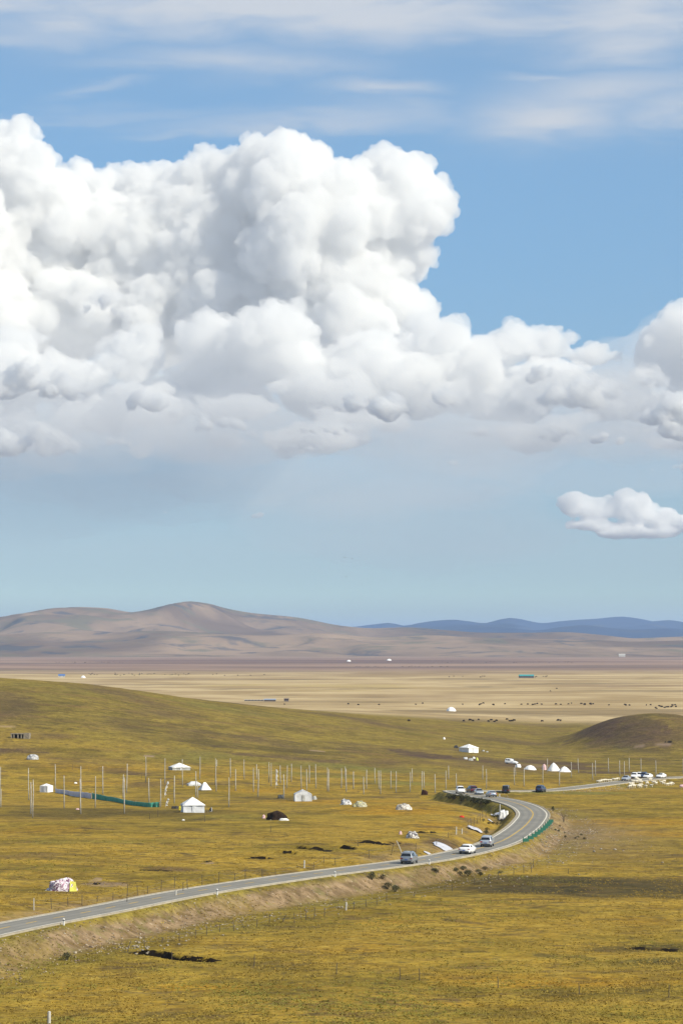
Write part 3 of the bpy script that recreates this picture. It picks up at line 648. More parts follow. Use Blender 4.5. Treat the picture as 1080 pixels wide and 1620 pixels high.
soft = [(rv_.uniform(-120, 1200), rv_.gauss(668, 26), rv_.uniform(80, 210), rv_.uniform(22, 55), 110) for k in range(22)]
list(veil('cloud_veil', soft, 26800, 1/2800, 9))
list(veil('cloud_veil', [(130, 610, 280, 100, 120), (420, 640, 300, 90, 120), (800, 640, 300, 90, 120), (1120, 610, 200, 120, 120)], 31500, 1/1500, 19))
list(veil('rain_veil', [(-20, 770, 330, 84, 150), (230, 745, 260, 78, 150), (560, 750, 300, 80, 200), (980, 730, 300, 60, 150), (640, 830, 260, 80, 120)], 33500, 1/5000, 4))
# rows of small fair weather cumulus in front of the big cloud's base, each with a flat underside
small_c = [(30, 615, 60, 34), (110, 622, 44, 26), (60, 712, 62, 34), (10, 705, 40, 24), (185, 706, 30, 11), (230, 712, 24, 8), (570, 655, 56, 30), (620, 648, 30, 22), (455, 712, 56, 8), (500, 716, 30, 10), (350, 678, 40, 20), (395, 690, 26, 12), (520, 684, 70, 9), (905, 636, 52, 34), (940, 622, 34, 26), (850, 600, 28, 20), (760, 690, 30, 12), (880, 690, 56, 20), (950, 700, 40, 14), (1010, 612, 34, 16), (1045, 606, 20, 16), (1062, 680, 40, 40), (1095, 660, 50, 44), (715, 735, 34, 9), (700, 640, 26, 20), (240, 640, 36, 26), (300, 660, 30, 16), (170, 490, 36, 16), (200, 500, 20, 10), (1090, 742, 60, 12), (270, 815, 20, 7), (412, 818, 18, 9)]
rc = random.Random(8)
for k, (u, v, rw, rh) in enumerate(small_c):
    rh *= 1.25
    bl = []
    for q in range(max(4, int(rw/5))):
        a = rc.uniform(-1, 1); env_ = (1-a*a)**.6; r = rh*rc.uniform(.32, .6)*(.5+.5*env_); bl.append((u+a*rw, v-rh*env_*rc.uniform(.0, .75)+rh*.1, r, rc.uniform(-12, 12), .9))
    build_cloud('small_cumulus_cloud', bl, 25600, 2.2, 60+k, mat=SMALL[k % 3], kids=14, small=7, flat=v+rh*.35, disp=((10, 2.5), (5, 1.5)), soft=min(.7, rh/60))
air = hm.copy(); air.name = 'added_air_slab'
for nd in air.node_tree.nodes:
    if nd.type == 'PRINCIPLED_VOLUME': nd.inputs['Density'].default_value = AIR_D; nd.inputs['Color'].default_value = AIR_C
ua = box_obj('added_air_slab', (-60000, 13000, 480), (60000, 24000, 9000), air); ua['kind'] = 'stuff'; ua['label'] = 'added slab of pale blue air in front of the distant clouds'  # slab of air added to lighten and blue the clouds' shade
for o in SC.objects:
    if 'cloud' in o.name: o['kind'] = 'structure'

# ------------------------------------------------------------------ placing things on the ground
_kv = ks
def place(u, v):
    """the ground point seen at a column and row (first hit on the ground mesh)"""
    k = (u-540)/FOC; j = int(np.clip(np.searchsorted(_kv, k)-1, 0, len(_kv)-2)); w = (k-_kv[j])/(_kv[j+1]-_kv[j])
    sel = GY[:, 0] >= 215; Yq = GY[sel, 0]; z = GZ[sel, j]*(1-w)+GZ[sel, j+1]*w; ray = CAMZ-(v-HZ)*Yq/FOC
    i = np.where(z >= ray)[0]
    i = int(i[0]) if len(i) else len(Yq)-2
    if i > 0:
        d0 = ray[i-1]-z[i-1]; d1 = z[i]-ray[i]; t = d0/max(1e-9, d0+d1); y = Yq[i-1]+(Yq[i]-Yq[i-1])*t; zz_ = z[i-1]*(1-t)+z[i]*t
    else: y, zz_ = Yq[0], z[0]
    return Vector((k*y, y, zz_))
def zat(x, y): return float(land(np.array([x]), np.array([y]))[0])
def ppm(p): return FOC/p.y           # photo pixels per metre there
def road_near(p):
    i = int(((ROAD[:, 0]-p.x)**2+(ROAD[:, 1]-p.y)**2).argmin()); return i
def tag(o, label=None, cat=None, group=None, kind=None):
    if label: o['label'] = label
    if cat: o['category'] = cat
    if group: o['group'] = group
    if kind: o['kind'] = kind
    return o
def thing(name, label, cat, loc, rz=0, group=None, rx=0, ry=0):
    o = bpy.data.objects.new(name, None); C.objects.link(o); o.location = loc; o.rotation_euler = (rx, ry, rz); o.empty_display_size = .3
    return tag(o, label, cat, group)
class MB:
    def __init__(s): s.v = []; s.f = []
    def add(s, v, f):
        n = len(s.v); s.v += [tuple(p) for p in v]; s.f += [tuple(i+n for i in q) for q in f]; return s
    def box(s, x0, y0, z0, x1, y1, z1):
        return s.add([(x0, y0, z0), (x1, y0, z0), (x1, y1, z0), (x0, y1, z0), (x0, y0, z1), (x1, y0, z1), (x1, y1, z1), (x0, y1, z1)],
                     [(0, 3, 2, 1), (4, 5, 6, 7), (0, 1, 5, 4), (1, 2, 6, 5), (2, 3, 7, 6), (3, 0, 4, 7)])
    def tube(s, pts, rads, n=6):
        pts = [Vector(p) for p in pts]; rings = []
        for i, p in enumerate(pts):
            d = (pts[min(i+1, len(pts)-1)]-pts[max(i-1, 0)]).normalized(); a = d.orthogonal().normalized(); b = d.cross(a)
            r = rads[i] if isinstance(rads, (list, tuple)) else rads
            rings.append([p+a*math.cos(6.2832*k/n)*r+b*math.sin(6.2832*k/n)*r for k in range(n)])
        v = [q for r in rings for q in r]; f = []
        for i in range(len(pts)-1):
            for k in range(n): f.append((i*n+k, i*n+(k+1) % n, (i+1)*n+(k+1) % n, (i+1)*n+k))
        f.append(tuple(range(n))[::-1]); f.append(tuple((len(pts)-1)*n+k for k in range(n)))
        return s.add(v, f)
    def build(s, name, mat, parent=None, smooth=False):
        me = bpy.data.meshes.new(name); me.from_pydata(s.v, [], s.f)
        bm = bmesh.new(); bm.from_mesh(me); bmesh.ops.recalc_face_normals(bm, faces=bm.faces); bm.to_mesh(me); bm.free()
        if smooth: me.polygons.foreach_set('use_smooth', [True]*len(me.polygons))
        me.materials.append(mat); o = bpy.data.objects.new(name, me); C.objects.link(o)
        if parent: o.parent = parent
        return o
KIDS = {}
def copy_tree(o, parent=None):
    c = o.copy(); C.objects.link(c)
    if parent: c.parent = parent
    for ch in list(o.children): copy_tree(ch, c)
    return c

# ------------------------------------------------------------------ vehicles
glass = simple_mat('car_glass', (.012, .014, .018), .08, .6, .1)
tyre_m = simple_mat('tyre_rubber', (.02, .02, .02), .9, .2); rim_m = simple_mat('alloy_rim', (.45, .46, .48), .35, .5, metal=.8)
red_m = simple_mat('tail_lamp_red', (.42, .02, .02), .2, .5); lamp_m = simple_mat('head_lamp', (.75, .77, .8), .1, .6)
trim_m = simple_mat('black_trim', (.03, .03, .032), .6, .3); plate_m = simple_mat('blue_number_plate', (.03, .08, .35), .4, .4)
def paint(name, col, metal=.3): return simple_mat(name, col, .32, .5, .06, .6, metal=metal, coat=.6)
PA = {'white': paint('white_car_paint', (.78, .79, .80), .0), 'silver': paint('silver_car_paint', (.42, .46, .52), .4), 'grey': paint('grey_car_paint', (.24, .27, .31), .4),
      'dark': paint('dark_car_paint', (.025, .028, .035), .2), 'blue': paint('dark_blue_car_paint', (.03, .055, .12), .3), 'maroon': paint('maroon_car_paint', (.07, .012, .018), .2)}
SHAPES = {  # stations along the length (x, half width, floor, belt, roof); front at +x
 'suv':   dict(L=4.6, W=.94, st=[(-2.28, .80, .42, .92, .94), (-2.22, .90, .32, .98, 1.02), (-2.05, .93, .28, 1.02, 1.52), (-1.6, .94, .27, 1.03, 1.66), (-.2, .94, .27, 1.02, 1.69), (.55, .94, .27, 1.01, 1.58), (1.25, .94, .27, 1.0, 1.04), (1.9, .92, .27, .94, .97), (2.2, .86, .30, .82, .86), (2.3, .72, .40, .70, .74)], roof=.74),
 'sedan': dict(L=4.6, W=.91, st=[(-2.3, .74, .42, .88, .9), (-2.2, .86, .30, .96, .99), (-1.7, .90, .24, .98, 1.04), (-1.15, .91, .23, .97, 1.34), (-.5, .91, .23, .96, 1.45), (.2, .91, .23, .95, 1.43), (1.0, .91, .23, .92, .97), (1.8, .89, .24, .84, .87), (2.2, .80, .28, .70, .74), (2.3, .66, .38, .60, .64)], roof=.70),
 'van':   dict(L=4.7, W=.93, st=[(-2.34, .84, .40, 1.0, 1.05), (-2.30, .92, .32, 1.08, 1.82), (-2.0, .93, .28, 1.08, 1.92), (0, .93, .28, 1.06, 1.95), (.9, .93, .28, 1.04, 1.86), (1.6, .93, .28, 1.02, 1.12), (2.1, .90, .28, .94, .98), (2.3, .80, .36, .80, .84)], roof=.82)}
def make_car(kind, colour, label, group=None):
    S = SHAPES[kind]; st = S['st']; root = thing('parked_car' if 0 else 'car', label, 'car', (0, 0, 0), 0, group)
    rings = []
    for (x, w, fl, be, ro) in st:
        tw = w*S['roof'] if ro > be+.15 else w*.9
        rings.append([(x, 0, fl), (x, w*.92, fl), (x, w, fl+.22), (x, w, (fl+be)/2+.08), (x, w*.965, be), (x, tw+(.03 if ro > be+.15 else 0), ro-.07 if ro > be+.15 else ro-.02), (x, tw*.86, ro), (x, 0, ro+.02)])
    v, f = [], []; n = 8
    for r in rings: v += r + [(p[0], -p[1], p[2]) for p in r[1:-1]][::-1]
    m = 14
    for i in range(len(rings)-1):
        for k in range(m): f.append((i*m+k, i*m+(k+1) % m, (i+1)*m+(k+1) % m, (i+1)*m+k))
    f.append(tuple(range(m))); f.append(tuple((len(rings)-1)*m+k for k in range(m)))
    b = MB().add(v, f).build('body', PA[colour], root, True)
    # side glass on the cabin, one pane per door bay
    cab = [s for s in st if s[4] > s[3]+.15]
    x0, x1 = cab[0][0], cab[-1][0]
    def roof_at(x): return np.interp(x, [s[0] for s in st], [s[4] for s in st])
    def belt_at(x): return np.interp(x, [s[0] for s in st], [s[3] for s in st])
    def wid_at(x): return np.interp(x, [s[0] for s in st], [s[1] for s in st])
    bays = [(x0+.16, x0+(x1-x0)*.28), (x0+(x1-x0)*.31, x0+(x1-x0)*.62), (x0+(x1-x0)*.65, x1+.28)]
    for sd_ in (-1, 1):
        for (a, c) in bays:
            w = wid_at((a+c)/2); q = []
            for x, up in ((a, 0), (c, 0), (c, 1), (a, 1)):
                be, ro = belt_at(x), roof_at(x); t = .12 if not up else .80
                z = be+.02+(ro-.07-be)*t if up else be+.04
                tt = (z-be)/max(.1, ro-.07-be); y = (w*.965*(1-tt) + (w*S['roof']+.03)*tt)+.006
                q.append((x, sd_*y, z))
            q2 = [(p[0], p[1]-sd_*.02, p[2]) for p in q]
            MB().add(q+q2, [(0, 1, 2, 3), (4, 5, 6, 7), (0, 1, 5, 4), (1, 2, 6, 5), (2, 3, 7, 6), (3, 0, 4, 7)]).build('side_window', glass, root)
    # rear and front screens between body stations
    def screen(s_lo, s_hi, nm, out):
        xl, wl, _, bl, rl = s_lo; xh, wh, _, bh, rh = s_hi
        zl = rl if rl < bl+.15 else bl; zh = rh
        q = []
        for t, wf in ((.14, .84), (.86, .80)):
            x = xl+(xh-xl)*t; z = zl+(zh-zl)*t; w = (wl*.9)*(1-t)+(wh*S['roof']*.92)*t
            q += [(x+out*.018, -w*wf/.84, z+.022), (x+out*.018, w*wf/.84, z+.022)]
        q2 = [(p[0]-out*.02, p[1], p[2]-.02) for p in q]
        MB().add(q+q2, [(0, 1, 3, 2), (4, 5, 7, 6), (0, 1, 5, 4), (1, 3, 7, 5), (3, 2, 6, 7), (2, 0, 4, 6)]).build(nm, glass, root)
    ci = st.index(cab[0]); screen(st[ci-1], st[ci], 'rear_window', -1)
    cj = st.index(cab[-1]); screen(st[cj+1], st[cj], 'windscreen', 1)
    xr = st[0][0]; xf = st[-1][0]
    for sd_ in (-1, 1):
        MB().box(xr+.0, sd_*.52, .72, xr+.12, sd_*.89, .90).build('tail_lamp', red_m, root)
        MB().box(xf-.30, sd_*.50, .60, xf-.07, sd_*.80, .74).build('headlight', lamp_m, root)
        MB().box(x1+.10, sd_*(S['W']+.0), 1.0, x1+.28, sd_*(S['W']+.18), 1.14).build('wing_mirror', PA[colour], root)
    MB().box(xr-.06, -.78, .30, xr+.16, .78, .50).build('rear_bumper', trim_m, root)
    MB().box(xf-.16, -.70, .28, xf+.04, .70, .48).build('front_bumper', trim_m, root)
    MB().box(xr-.02, -.22, .58, xr+.05, .22, .70).build('number_plate', plate_m, root)
    if kind == 'suv':
        for sd_ in (-1, 1): MB().tube([(-1.7, sd_*.58, 1.66), (-1.5, sd_*.58, 1.74), (.2, sd_*.58, 1.76), (.45, sd_*.58, 1.66)], .02, 5).build('roof_rail', trim_m, root)
    for x in (-1.4, 1.42):
        for sd_ in (-1, 1):
            w = MB().tube([(x, sd_*(S['W']-.20), .33), (x, sd_*(S['W']-.01), .33)], .33, 14).build('wheel', tyre_m, root, False)
            MB().tube([(x, sd_*(S['W']-.05), .33), (x, sd_*(S['W']+.004), .33)], .20, 10).build('rim', rim_m, w)
    return root
def put_car(kind, colour, u, v, label, away=True, lane=None, head=None, group='vehicles driving along the road', rx=0, ry=0):
    c = make_car(kind, colour, label, group); p = place(u, v); i = road_near(p)
    hd = math.atan2(RT[i, 1], RT[i, 0]) if head is None else R(head)
    if lane is not None:
        i = int((np.abs(540+FOC*(ROAD[:, 0]+RN[:, 0]*lane)/ROAD[:, 1]-u)+np.abs(HZ+FOC*(CAMZ-ROAD[:, 2])/ROAD[:, 1]-v)*.6).argmin())
        q = ROAD[i]; p = Vector((q[0]+RN[i, 0]*lane, q[1]+RN[i, 1]*lane, q[2]+.02))
        if head is None and i+3 < len(ROAD): ry = -math.atan2(ROAD[i+3, 2]-ROAD[i-3, 2], 9.0)*(1 if away else -1)
    c.scale = (1.0, 1.03, 1.14 if kind == 'suv' else 1.08); c.location = p; c.rotation_euler = (rx, ry, hd if away else hd+math.pi)
    return c
put_car('suv', 'grey', 645, 1369, 'grey SUV seen from behind, nearest of all the cars on the road', lane=1.4, head=76)
put_car('sedan', 'white', 739, 1352, 'white hatchback seen from behind, between the grey SUV and the silver car ahead', lane=1.45, head=72)
put_car('suv', 'silver', 770, 1342, 'silver blue SUV with a dark rear window, leading the three near cars', lane=.1, head=80)
put_car('suv', 'white', 727, 1256, 'white SUV at the far left end of the bend before the road turns', away=False, lane=-1.4)
put_car('suv', 'maroon', 746, 1254.5, 'dark maroon car with red tail lamps just behind a silver car on the bend', head=104)
put_car('sedan', 'silver', 757, 1257.5, 'silver saloon in the middle of the cluster of cars on the far bend', lane=None, away=False)
put_car('sedan', 'silver', 776, 1261, 'silver saloon nearest the camera in the cluster on the far bend', lane=1.3)
put_car('van', 'dark', 800, 1254.5, 'black van seen from behind on the hidden stretch of road beyond the bend', head=82)
put_car('suv', 'blue', 855, 1253, 'dark blue SUV alone where the straight road starts beyond the bend', head=70)
put_car('sedan', 'silver', 991, 1236, 'silver saloon coming along the far straight beside the flock of sheep', away=False, lane=-1.3)
G2 = 'white and dark cars queueing on the far road by the sheep'
put_car('suv', 'white', 1003, 1231.5, 'white SUV at the left end of the queue of cars beyond the sheep', head=76, away=False, group=G2)
put_car('suv', 'white', 1011, 1231, 'second white car from the left in the queue beyond the sheep', head=76, away=False, group=G2)
put_car('suv', 'blue', 1017, 1231, 'dark blue car squeezed between white cars in the queue beyond the sheep', head=72, away=False, group=G2)
put_car('sedan', 'white', 1024, 1231.5, 'white saloon at the right end of the closely packed queue beyond the sheep', head=62, away=False, group=G2)
put_car('sedan', 'white', 1045, 1231, 'lone white car on the far road right of the packed queue', head=62, away=False, group=G2)
put_car('suv', 'white', 808, 1209, 'white SUV parked on the slope left of the white conical tents', head=-18, group=None, ry=.10)

# ------------------------------------------------------------------ tents
def cloth_mat(name, col, fold=6.0, col2=None, rough=.8):
    m, t, N, b = mat_base(name); tcn = N.n('ShaderNodeTexCoord'); O = tcn.outputs['Object']
    n1 = N.noise(O, .8, 3, .6, .6); n2 = N.noise(N.vmul(O, (1, 1, .3)), fold*.5, 3, .6, .8)
    t.links.new(N.mix(N.ramp(n1, .35, .65), col2 or tuple(.85*x for x in col), col), b.inputs['Base Color'])
    bp = N.n('ShaderNodeBump', i_Strength=.7, i_Distance=.12, i_Height=N.math('ADD', n2, N.math('MULTIPLY', n1, 1.5))); t.links.new(bp.outputs[0], b.inputs['Normal'])
    b.inputs['Roughness'].default_value = rough; b.inputs['Specular IOR Level'].default_value = .2
    return m
white_c = cloth_mat('white_canvas', (.80, .80, .80)); grey_c = cloth_mat('grey_white_shaded_cloth', (.60, .62, .66)); dull_c = cloth_mat('weathered_grey_tarpaulin', (.42, .43, .42), col2=(.28, .28, .27))
wood_m = simple_mat('weathered_wood', (.42, .37, .30), .9, .2, .35, 2.0); dark_m = simple_mat('shelter_inner_shade', (.02, .018, .016), .95, .1)
def sag_panel(q, n=6, sag=.06, seed=0):
    """a stretched cloth panel between four corners, sagging and creased"""
    q = [Vector(p) for p in q]; nn = (q[1]-q[0]).cross(q[3]-q[0]).normalized(); v, f = [], []
    for j in range(n+1):
        for i in range(n+1):
            a, b = i/n, j/n; p = q[0]*(1-a)*(1-b)+q[1]*a*(1-b)+q[2]*a*b+q[3]*(1-a)*b
            s = 16*a*(1-a)*b*(1-b)
            p = p - nn*s*sag + nn*mnoise.noise(p*1.9+Vector((seed, 0, 0)))*.07*min(1, 4*s); v.append(p)
    for j in range(n):
        for i in range(n): k = j*(n+1)+i; f.append((k, k+1, k+n+2, k+n+1))
    return v, f
def tent(name, label, u, v, w, d, wall, roof, rz, mat, kind='pyramid', ridge=.0, over=.12, open_front=False, lean=.0, group=None, roofmat=None, wallmat=None):
    p = place(u, v); t = thing(name, label, 'tent', p, R(rz), group); zs = -.25
    roofmat = roofmat or mat; wallmat = wallmat or mat
    b = MB(); cs = [(-w/2, -d/2), (w/2, -d/2), (w/2, d/2), (-w/2, d/2)]; e = lean
    names = ['front_wall', 'side_wall', 'back_wall', 'side_wall']
    top = [(x*(1-e), y*(1-e)) for x, y in cs]
    gable = kind == 'gable'
    if wall > .1:
        for i in range(4):
            a, c = cs[i], cs[(i+1) % 4]; a2, c2 = top[i], top[(i+1) % 4]
            pv, pf = sag_panel([(a[0], a[1], zs), (c[0], c[1], zs), (c2[0], c2[1], wall), (a2[0], a2[1], wall)], 5, .10, i+u*.1)
            m = MB().add(pv, pf)
            if gable and i in (0, 2): m.add([(a2[0], a2[1], wall), (c2[0], c2[1], wall), (0, a2[1], wall+roof-.03)], [(0, 1, 2)])
            o = m.build(names[i], wallmat, t, True)
            if i == 0:
                MB().add([(-.45, -d/2-.04, zs+.1), (.40, -d/2-.04, zs+.1), (.36, -d/2*(1-e*.8)-.05, wall*.86), (-.30, -d/2*(1-e*.8)-.05, wall*.88), (-.45, -d/2+.05, zs+.1), (.40, -d/2+.05, zs+.1), (.36, -d/2*(1-e*.8)+.03, wall*.86), (-.30, -d/2*(1-e*.8)+.03, wall*.88)],
                         [(0, 1, 2, 3), (4, 7, 6, 5), (0, 4, 5, 1), (1, 5, 6, 2), (2, 6, 7, 3), (3, 7, 4, 0)]).build('door_flap', grey_c if mat is white_c else dull_c, t)
    r = MB(); ov = 1+over
    ring = [(x*ov*(1-e), y*ov*(1-e)) for x, y in cs]
    if gable:
        A, B_ = (0, -d/2*ov, wall+roof), (0, d/2*ov, wall+roof)
        for s_ in (-1, 1):
            pv, pf = sag_panel([(s_*w/2*ov, -d/2*ov, wall-.05), (s_*w/2*ov, d/2*ov, wall-.05), (0, d/2*ov, wall+roof), (0, -d/2*ov, wall+roof)], 6, .06*s_, 3)
            r.add(pv, pf)
    else:
        hr = ridge/2; apex = [(-hr, 0, wall+roof), (hr, 0, wall+roof)]
        sel = [(0, 1), (1, 1), (1, 0), (0, 0)]
        for i in range(4):
            a, c = ring[i], ring[(i+1) % 4]; q0, q1 = apex[sel[i][0]], apex[sel[i][1]]
            q0 = (q0[0], q0[1]+1e-3*(i-1.5), q0[2]); 
            pv, pf = sag_panel([(a[0], a[1], wall-.04), (c[0], c[1], wall-.04), q1, q0], 6, .09, i)
            r.add(pv, pf)
    rf = r.build('roof', roofmat, t, True)
    sm_ = rf.modifiers.new('thickness', 'SOLIDIFY'); sm_.thickness = .03
    if wall > .1 and not gable:
        # valance hanging from the eaves
        vb = MB()
        for i in range(4):
            a, c = ring[i], ring[(i+1) % 4]; vb.box(min(a[0], c[0])-.012, min(a[1], c[1])-.012, wall-.24, max(a[0], c[0])+.012, max(a[1], c[1])+.012, wall-.055)
        vb.build('valance', wallmat, t)
    for i, (x, y) in enumerate(cs):
        L = 1.0 if wall > .1 else .6
        MB().tube([(x*ov, y*ov, wall*.95 if wall > .1 else .1), (x*(ov+.28*L), y*(ov+.28*L), -.1)], .012, 4).build('guy_rope', dull_c, t)
    return t
tent('white_tent', 'white square tent with a pointed roof and scalloped shaded front, right of the green tarpaulin', 305, 1285, 4.6, 4.2, 1.75, 1.6, 10, white_c, over=.06, wallmat=grey_c, roofmat=white_c)  # grey wall cloth puts the shade of the front into its colour
tent('white_tent', 'small boxy white tent at the left end of the long tarpaulin wall', 74, 1253, 2.4, 2.6, 1.7, .55, -28, white_c, over=.0)
tent('gable_tent', 'grey white plastic tent with a low gable, standing beside the dark box', 479, 1267, 4.1, 4.5, 1.7, 1.0, 4, grey_c, 'gable', over=.02)
tent('white_tent', 'white tent with a low wide roof high on the slope above the debris', 741, 1190, 4.8, 5.6, 1.8, 1.3, 38, white_c, over=.04)
tent('canopy', 'flat white triangular canopy pitched low on the slope among the poles', 284, 1218, 5.6, 4.2, .9, 1.25, 20, white_c, lean=.02, over=.05, wallmat=dull_c)
tent('ridge_tent', 'low white ridge tent with one steep bright end, below the triangular canopy', 324, 1250, 3.0, 2.6, .1, 2.0, 25, white_c, ridge=.6, over=.0)
tent('low_tarpaulin_tent', 'low slumped grey tarpaulin tent joined to the left of the bright ridge tent', 307, 1243, 3.4, 2.0, .5, .7, 18, grey_c, ridge=1.6, over=.05)
def cone_tent(u, v, w, h, label, mat=None, flat=.25, name='conical_tent'):
    p = place(u, v); mat = mat or white_c; n = 28; vv, ff = [], []
    for j, t in enumerate([0, .12, .35, .6, .8, .93, 1.0]):
        r = w/2*((1-t)**.8*(1-flat)+flat*(1-t**6)); 
        for k in range(n):
            a = 6.2832*k/n; rr = r*(1+.07*math.sin(a*7+u)*(1-t)+.05*math.sin(a*3+v)) if t < 1 else .05
            vv.append((math.cos(a)*rr, math.sin(a)*rr*.85, h*t-.12*(t == 0)))
    m = 7
    for j in range(m-1):
        for k in range(n): ff.append((j*n+k, j*n+(k+1) % n, (j+1)*n+(k+1) % n, (j+1)*n+k))
    t = thing(name, label, 'tent', p); MB().add(vv, ff).build('canvas', mat, t, True)
    if flat < .3: MB().tube([(0, 0, h-.3), (.02, .02, h+.25)], .05, 6).build('centre_pole', wood_m, t)
    return t
pink_c = cloth_mat('pinkish_cloth', (.62, .42, .44))
cone_tent(875, 1219.5, 4.3, 2.7, 'tall white conical tent, highest of the tents beside the dark soil', flat=.12)
cone_tent(892, 1221, 4.2, 1.8, 'lower white conical tent right of the tall conical tent', flat=.18)
cone_tent(838, 1217.5, 4.2, 1.5, 'low rounded white tent left of the pink bundle', flat=.4)
cone_tent(860, 1218, 1.6, 2.0, 'small upright pink and white covered bundle between the white tents', pink_c, flat=.8, name='covered_bundle')
cone_tent(713, 1125, 6.5, 2.7, 'solitary white tent out on the straw coloured plain', flat=.55)
cone_tent(551.5, 1046.5, 11, 4, 'left one of two tiny white tents far out on the mauve plain', flat=.6)
cone_tent(615, 1045, 13, 4.5, 'right one of two tiny white tents far out on the mauve plain', flat=.6)
cone_tent(132, 1072.5, 6.5, 3.2, 'small white tent right of the blue roofed hut on the plain', flat=.5)
cone_tent(702, 1169.5, 1.0, .9, 'tiny round white bundle alone on the slope above the lone tent', flat=.8, name='white_bundle')

# ------------------------------------------------------------------ covered heaps
def heap_mat(name, cols, sc=1.4):
    m, t, N, b = mat_base(name); O = N.n('ShaderNodeTexCoord').outputs['Object']
    n1 = N.noise(O, sc, 2, .5, .8); cr = t.nodes.new('ShaderNodeValToRGB'); cr.color_ramp.interpolation = 'CONSTANT'
    while len(cr.color_ramp.elements) < len(cols): cr.color_ramp.elements.new(.5)
    for i, c in enumerate(cols): cr.color_ramp.elements[i].position = .0 if i == 0 else .34+.32*i/len(cols); cr.color_ramp.elements[i].color = (*c, 1)
    t.links.new(n1, cr.inputs[0]); t.links.new(cr.outputs[0], b.inputs['Base Color'])
    n2 = N.noise(O, 3.0, 4, .65, 1.0); bp = N.n('ShaderNodeBump', i_Strength=.8, i_Distance=.15, i_Height=n2); t.links.new(bp.outputs[0], b.inputs['Normal'])
    return m
def heap(name, label, u, v, w, h, mat, seed=0, d=None, boxy=0.0, cat='covered heap', stones=5, extra=None):
    p = place(u, v); t = thing(name, label, cat, p); d = d or w*.7; n, m = 40, 14; vv, ff = [], []
    for j in range(m+1):
        ph = j/m*math.pi/2
        for k in range(n):
            a = 6.2832*k/n; ca, sa = math.cos(a), math.sin(a)
            sq = 1/max(abs(ca), abs(sa)) if boxy else 1; sq = 1+(sq-1)*boxy
            r = math.cos(ph)**(.75-.4*boxy) if j < m else 0
            q = Vector((ca*sq*r*w/2, sa*sq*r*d/2, math.sin(ph)**(1.0+.0*boxy)*h))
            ns = mnoise.fractal(Vector((q.x/w*4+seed, q.y/w*4, q.z/h*1.6)), .9, 2, 4)
            f_ = 1+.26*ns; fold = abs(mnoise.noise(Vector((a*2.2, q.z*.8/h, seed*3.3))))*.12
            vv.append((q.x*(f_-fold), q.y*(f_-fold), q.z*(1+.22*ns)-(.2 if j == 0 else 0)))
    for j in range(m):
        for k in range(n): ff.append((j*n+k, j*n+(k+1) % n, (j+1)*n+(k+1) % n, (j+1)*n+k))
    MB().add(vv, ff).build('cover', mat, t, True)
    rr = random.Random(seed)
    for k in range(stones):
        a = rr.uniform(3.4, 6.0); x, y = math.cos(a)*w*.52, math.sin(a)*d*.52; s = rr.uniform(.10, .2)
        V_, F_ = ico(1); MB().add([(x+q[0]*s, y+q[1]*s, q[2]*s*.7+.02) for q in V_], [tuple(q) for q in F_]).build('weight_stone', stone_m, t)
    if extra: extra(t)
    return t
stone_m = simple_mat('pale_stone', (.40, .37, .32), .95, .1, .4, 3.0, .05)
purple_m = heap_mat('purple_and_white_cover', [(.66, .62, .68), (.16, .08, .13), (.70, .66, .70), (.35, .22, .30)], 1.2); yellow_m = simple_mat('yellow_green_plastic', (.62, .62, .12), .6, .3, .2)
def yellow_side(t): MB().add(*sag_panel([(1.2, -1.42, -.15), (2.2, -1.15, -.15), (2.0, -.85, 1.25), (1.25, -1.05, 1.42)], 6, .1, 2)).add(*sag_panel([(2.2, -1.15, -.15), (2.1, .6, -.15), (1.8, .5, 1.2), (2.0, -.85, 1.25)], 6, .1, 4)).build('yellow_side_sheet', cloth_mat('yellow_green_sheet', (.62, .60, .12)), t)
heap('tarpaulin_heap', 'large purple and white covered heap with a yellow right side, above the near road', 98, 1409, 4.2, 1.55, purple_m, 3, 2.8, .25, extra=yellow_side)
heap('tarpaulin_heap', 'grey white dome shaped heap beside the road before the leaning post', 652, 1326, 2.3, 1.15, heap_mat('grey_and_dark_cover', [(.48, .47, .46), (.10, .09, .11), (.55, .54, .52)]), 5, 1.8)
heap('tarpaulin_heap', 'pale grey heap on the orange grass left of the red cloth', 638, 1281, 3.2, 1.25, heap_mat('pale_grey_cover', [(.50, .48, .45), (.30, .28, .26), (.62, .60, .57)]), 7, 2.0)
heap('tarpaulin_heap', 'white rounded heap with a dark fold, left of the yellow spotted heap', 547, 1273, 2.6, 1.25, heap_mat('white_dark_cover', [(.62, .62, .64), (.14, .15, .17), (.66, .66, .68)]), 9, 1.8)
heap('tarpaulin_heap', 'heap of yellow white and black sacks right of the white rounded heap', 569, 1276.5, 3.0, 1.3, heap_mat('yellow_black_sacks', [(.55, .53, .28), (.03, .03, .03), (.62, .60, .45), (.10, .10, .08)], 3.0), 11, 1.8)
heap('dark_tent', 'black brown yak hair dome with white bundles at its foot in mid field', 438, 1297, 4.0, 1.75, simple_mat('black_brown_felt', (.035, .022, .015), .95, .1, .4, 6, .1), 13, 2.6, stones=2, cat='tent')
heap('white_bundle', 'flat white bundle lying against the right foot of the dark dome', 449, 1298, 1.9, .45, white_c, 14, 1.0, stones=0, cat='bundle')
heap('white_bundle', 'small pinkish white bundle left of the dark dome', 417, 1294.5, .7, .7, pink_c, 15, .6, stones=0, cat='bundle')
heap('tarpaulin_heap', 'grey pointed heap below the stone shelter on the left slope', 52, 1201.5, 3.6, 1.6, heap_mat('slate_cover', [(.42, .43, .45), (.22, .23, .25), (.52, .52, .53)]), 17, 2.2)
heap('wrapped_load', 'white wrapped load standing on the verge inside the bend', 796, 1295, 2.1, 1.75, cloth_mat('white_wrapping', (.74, .74, .74)), 19, 1.8, .5)
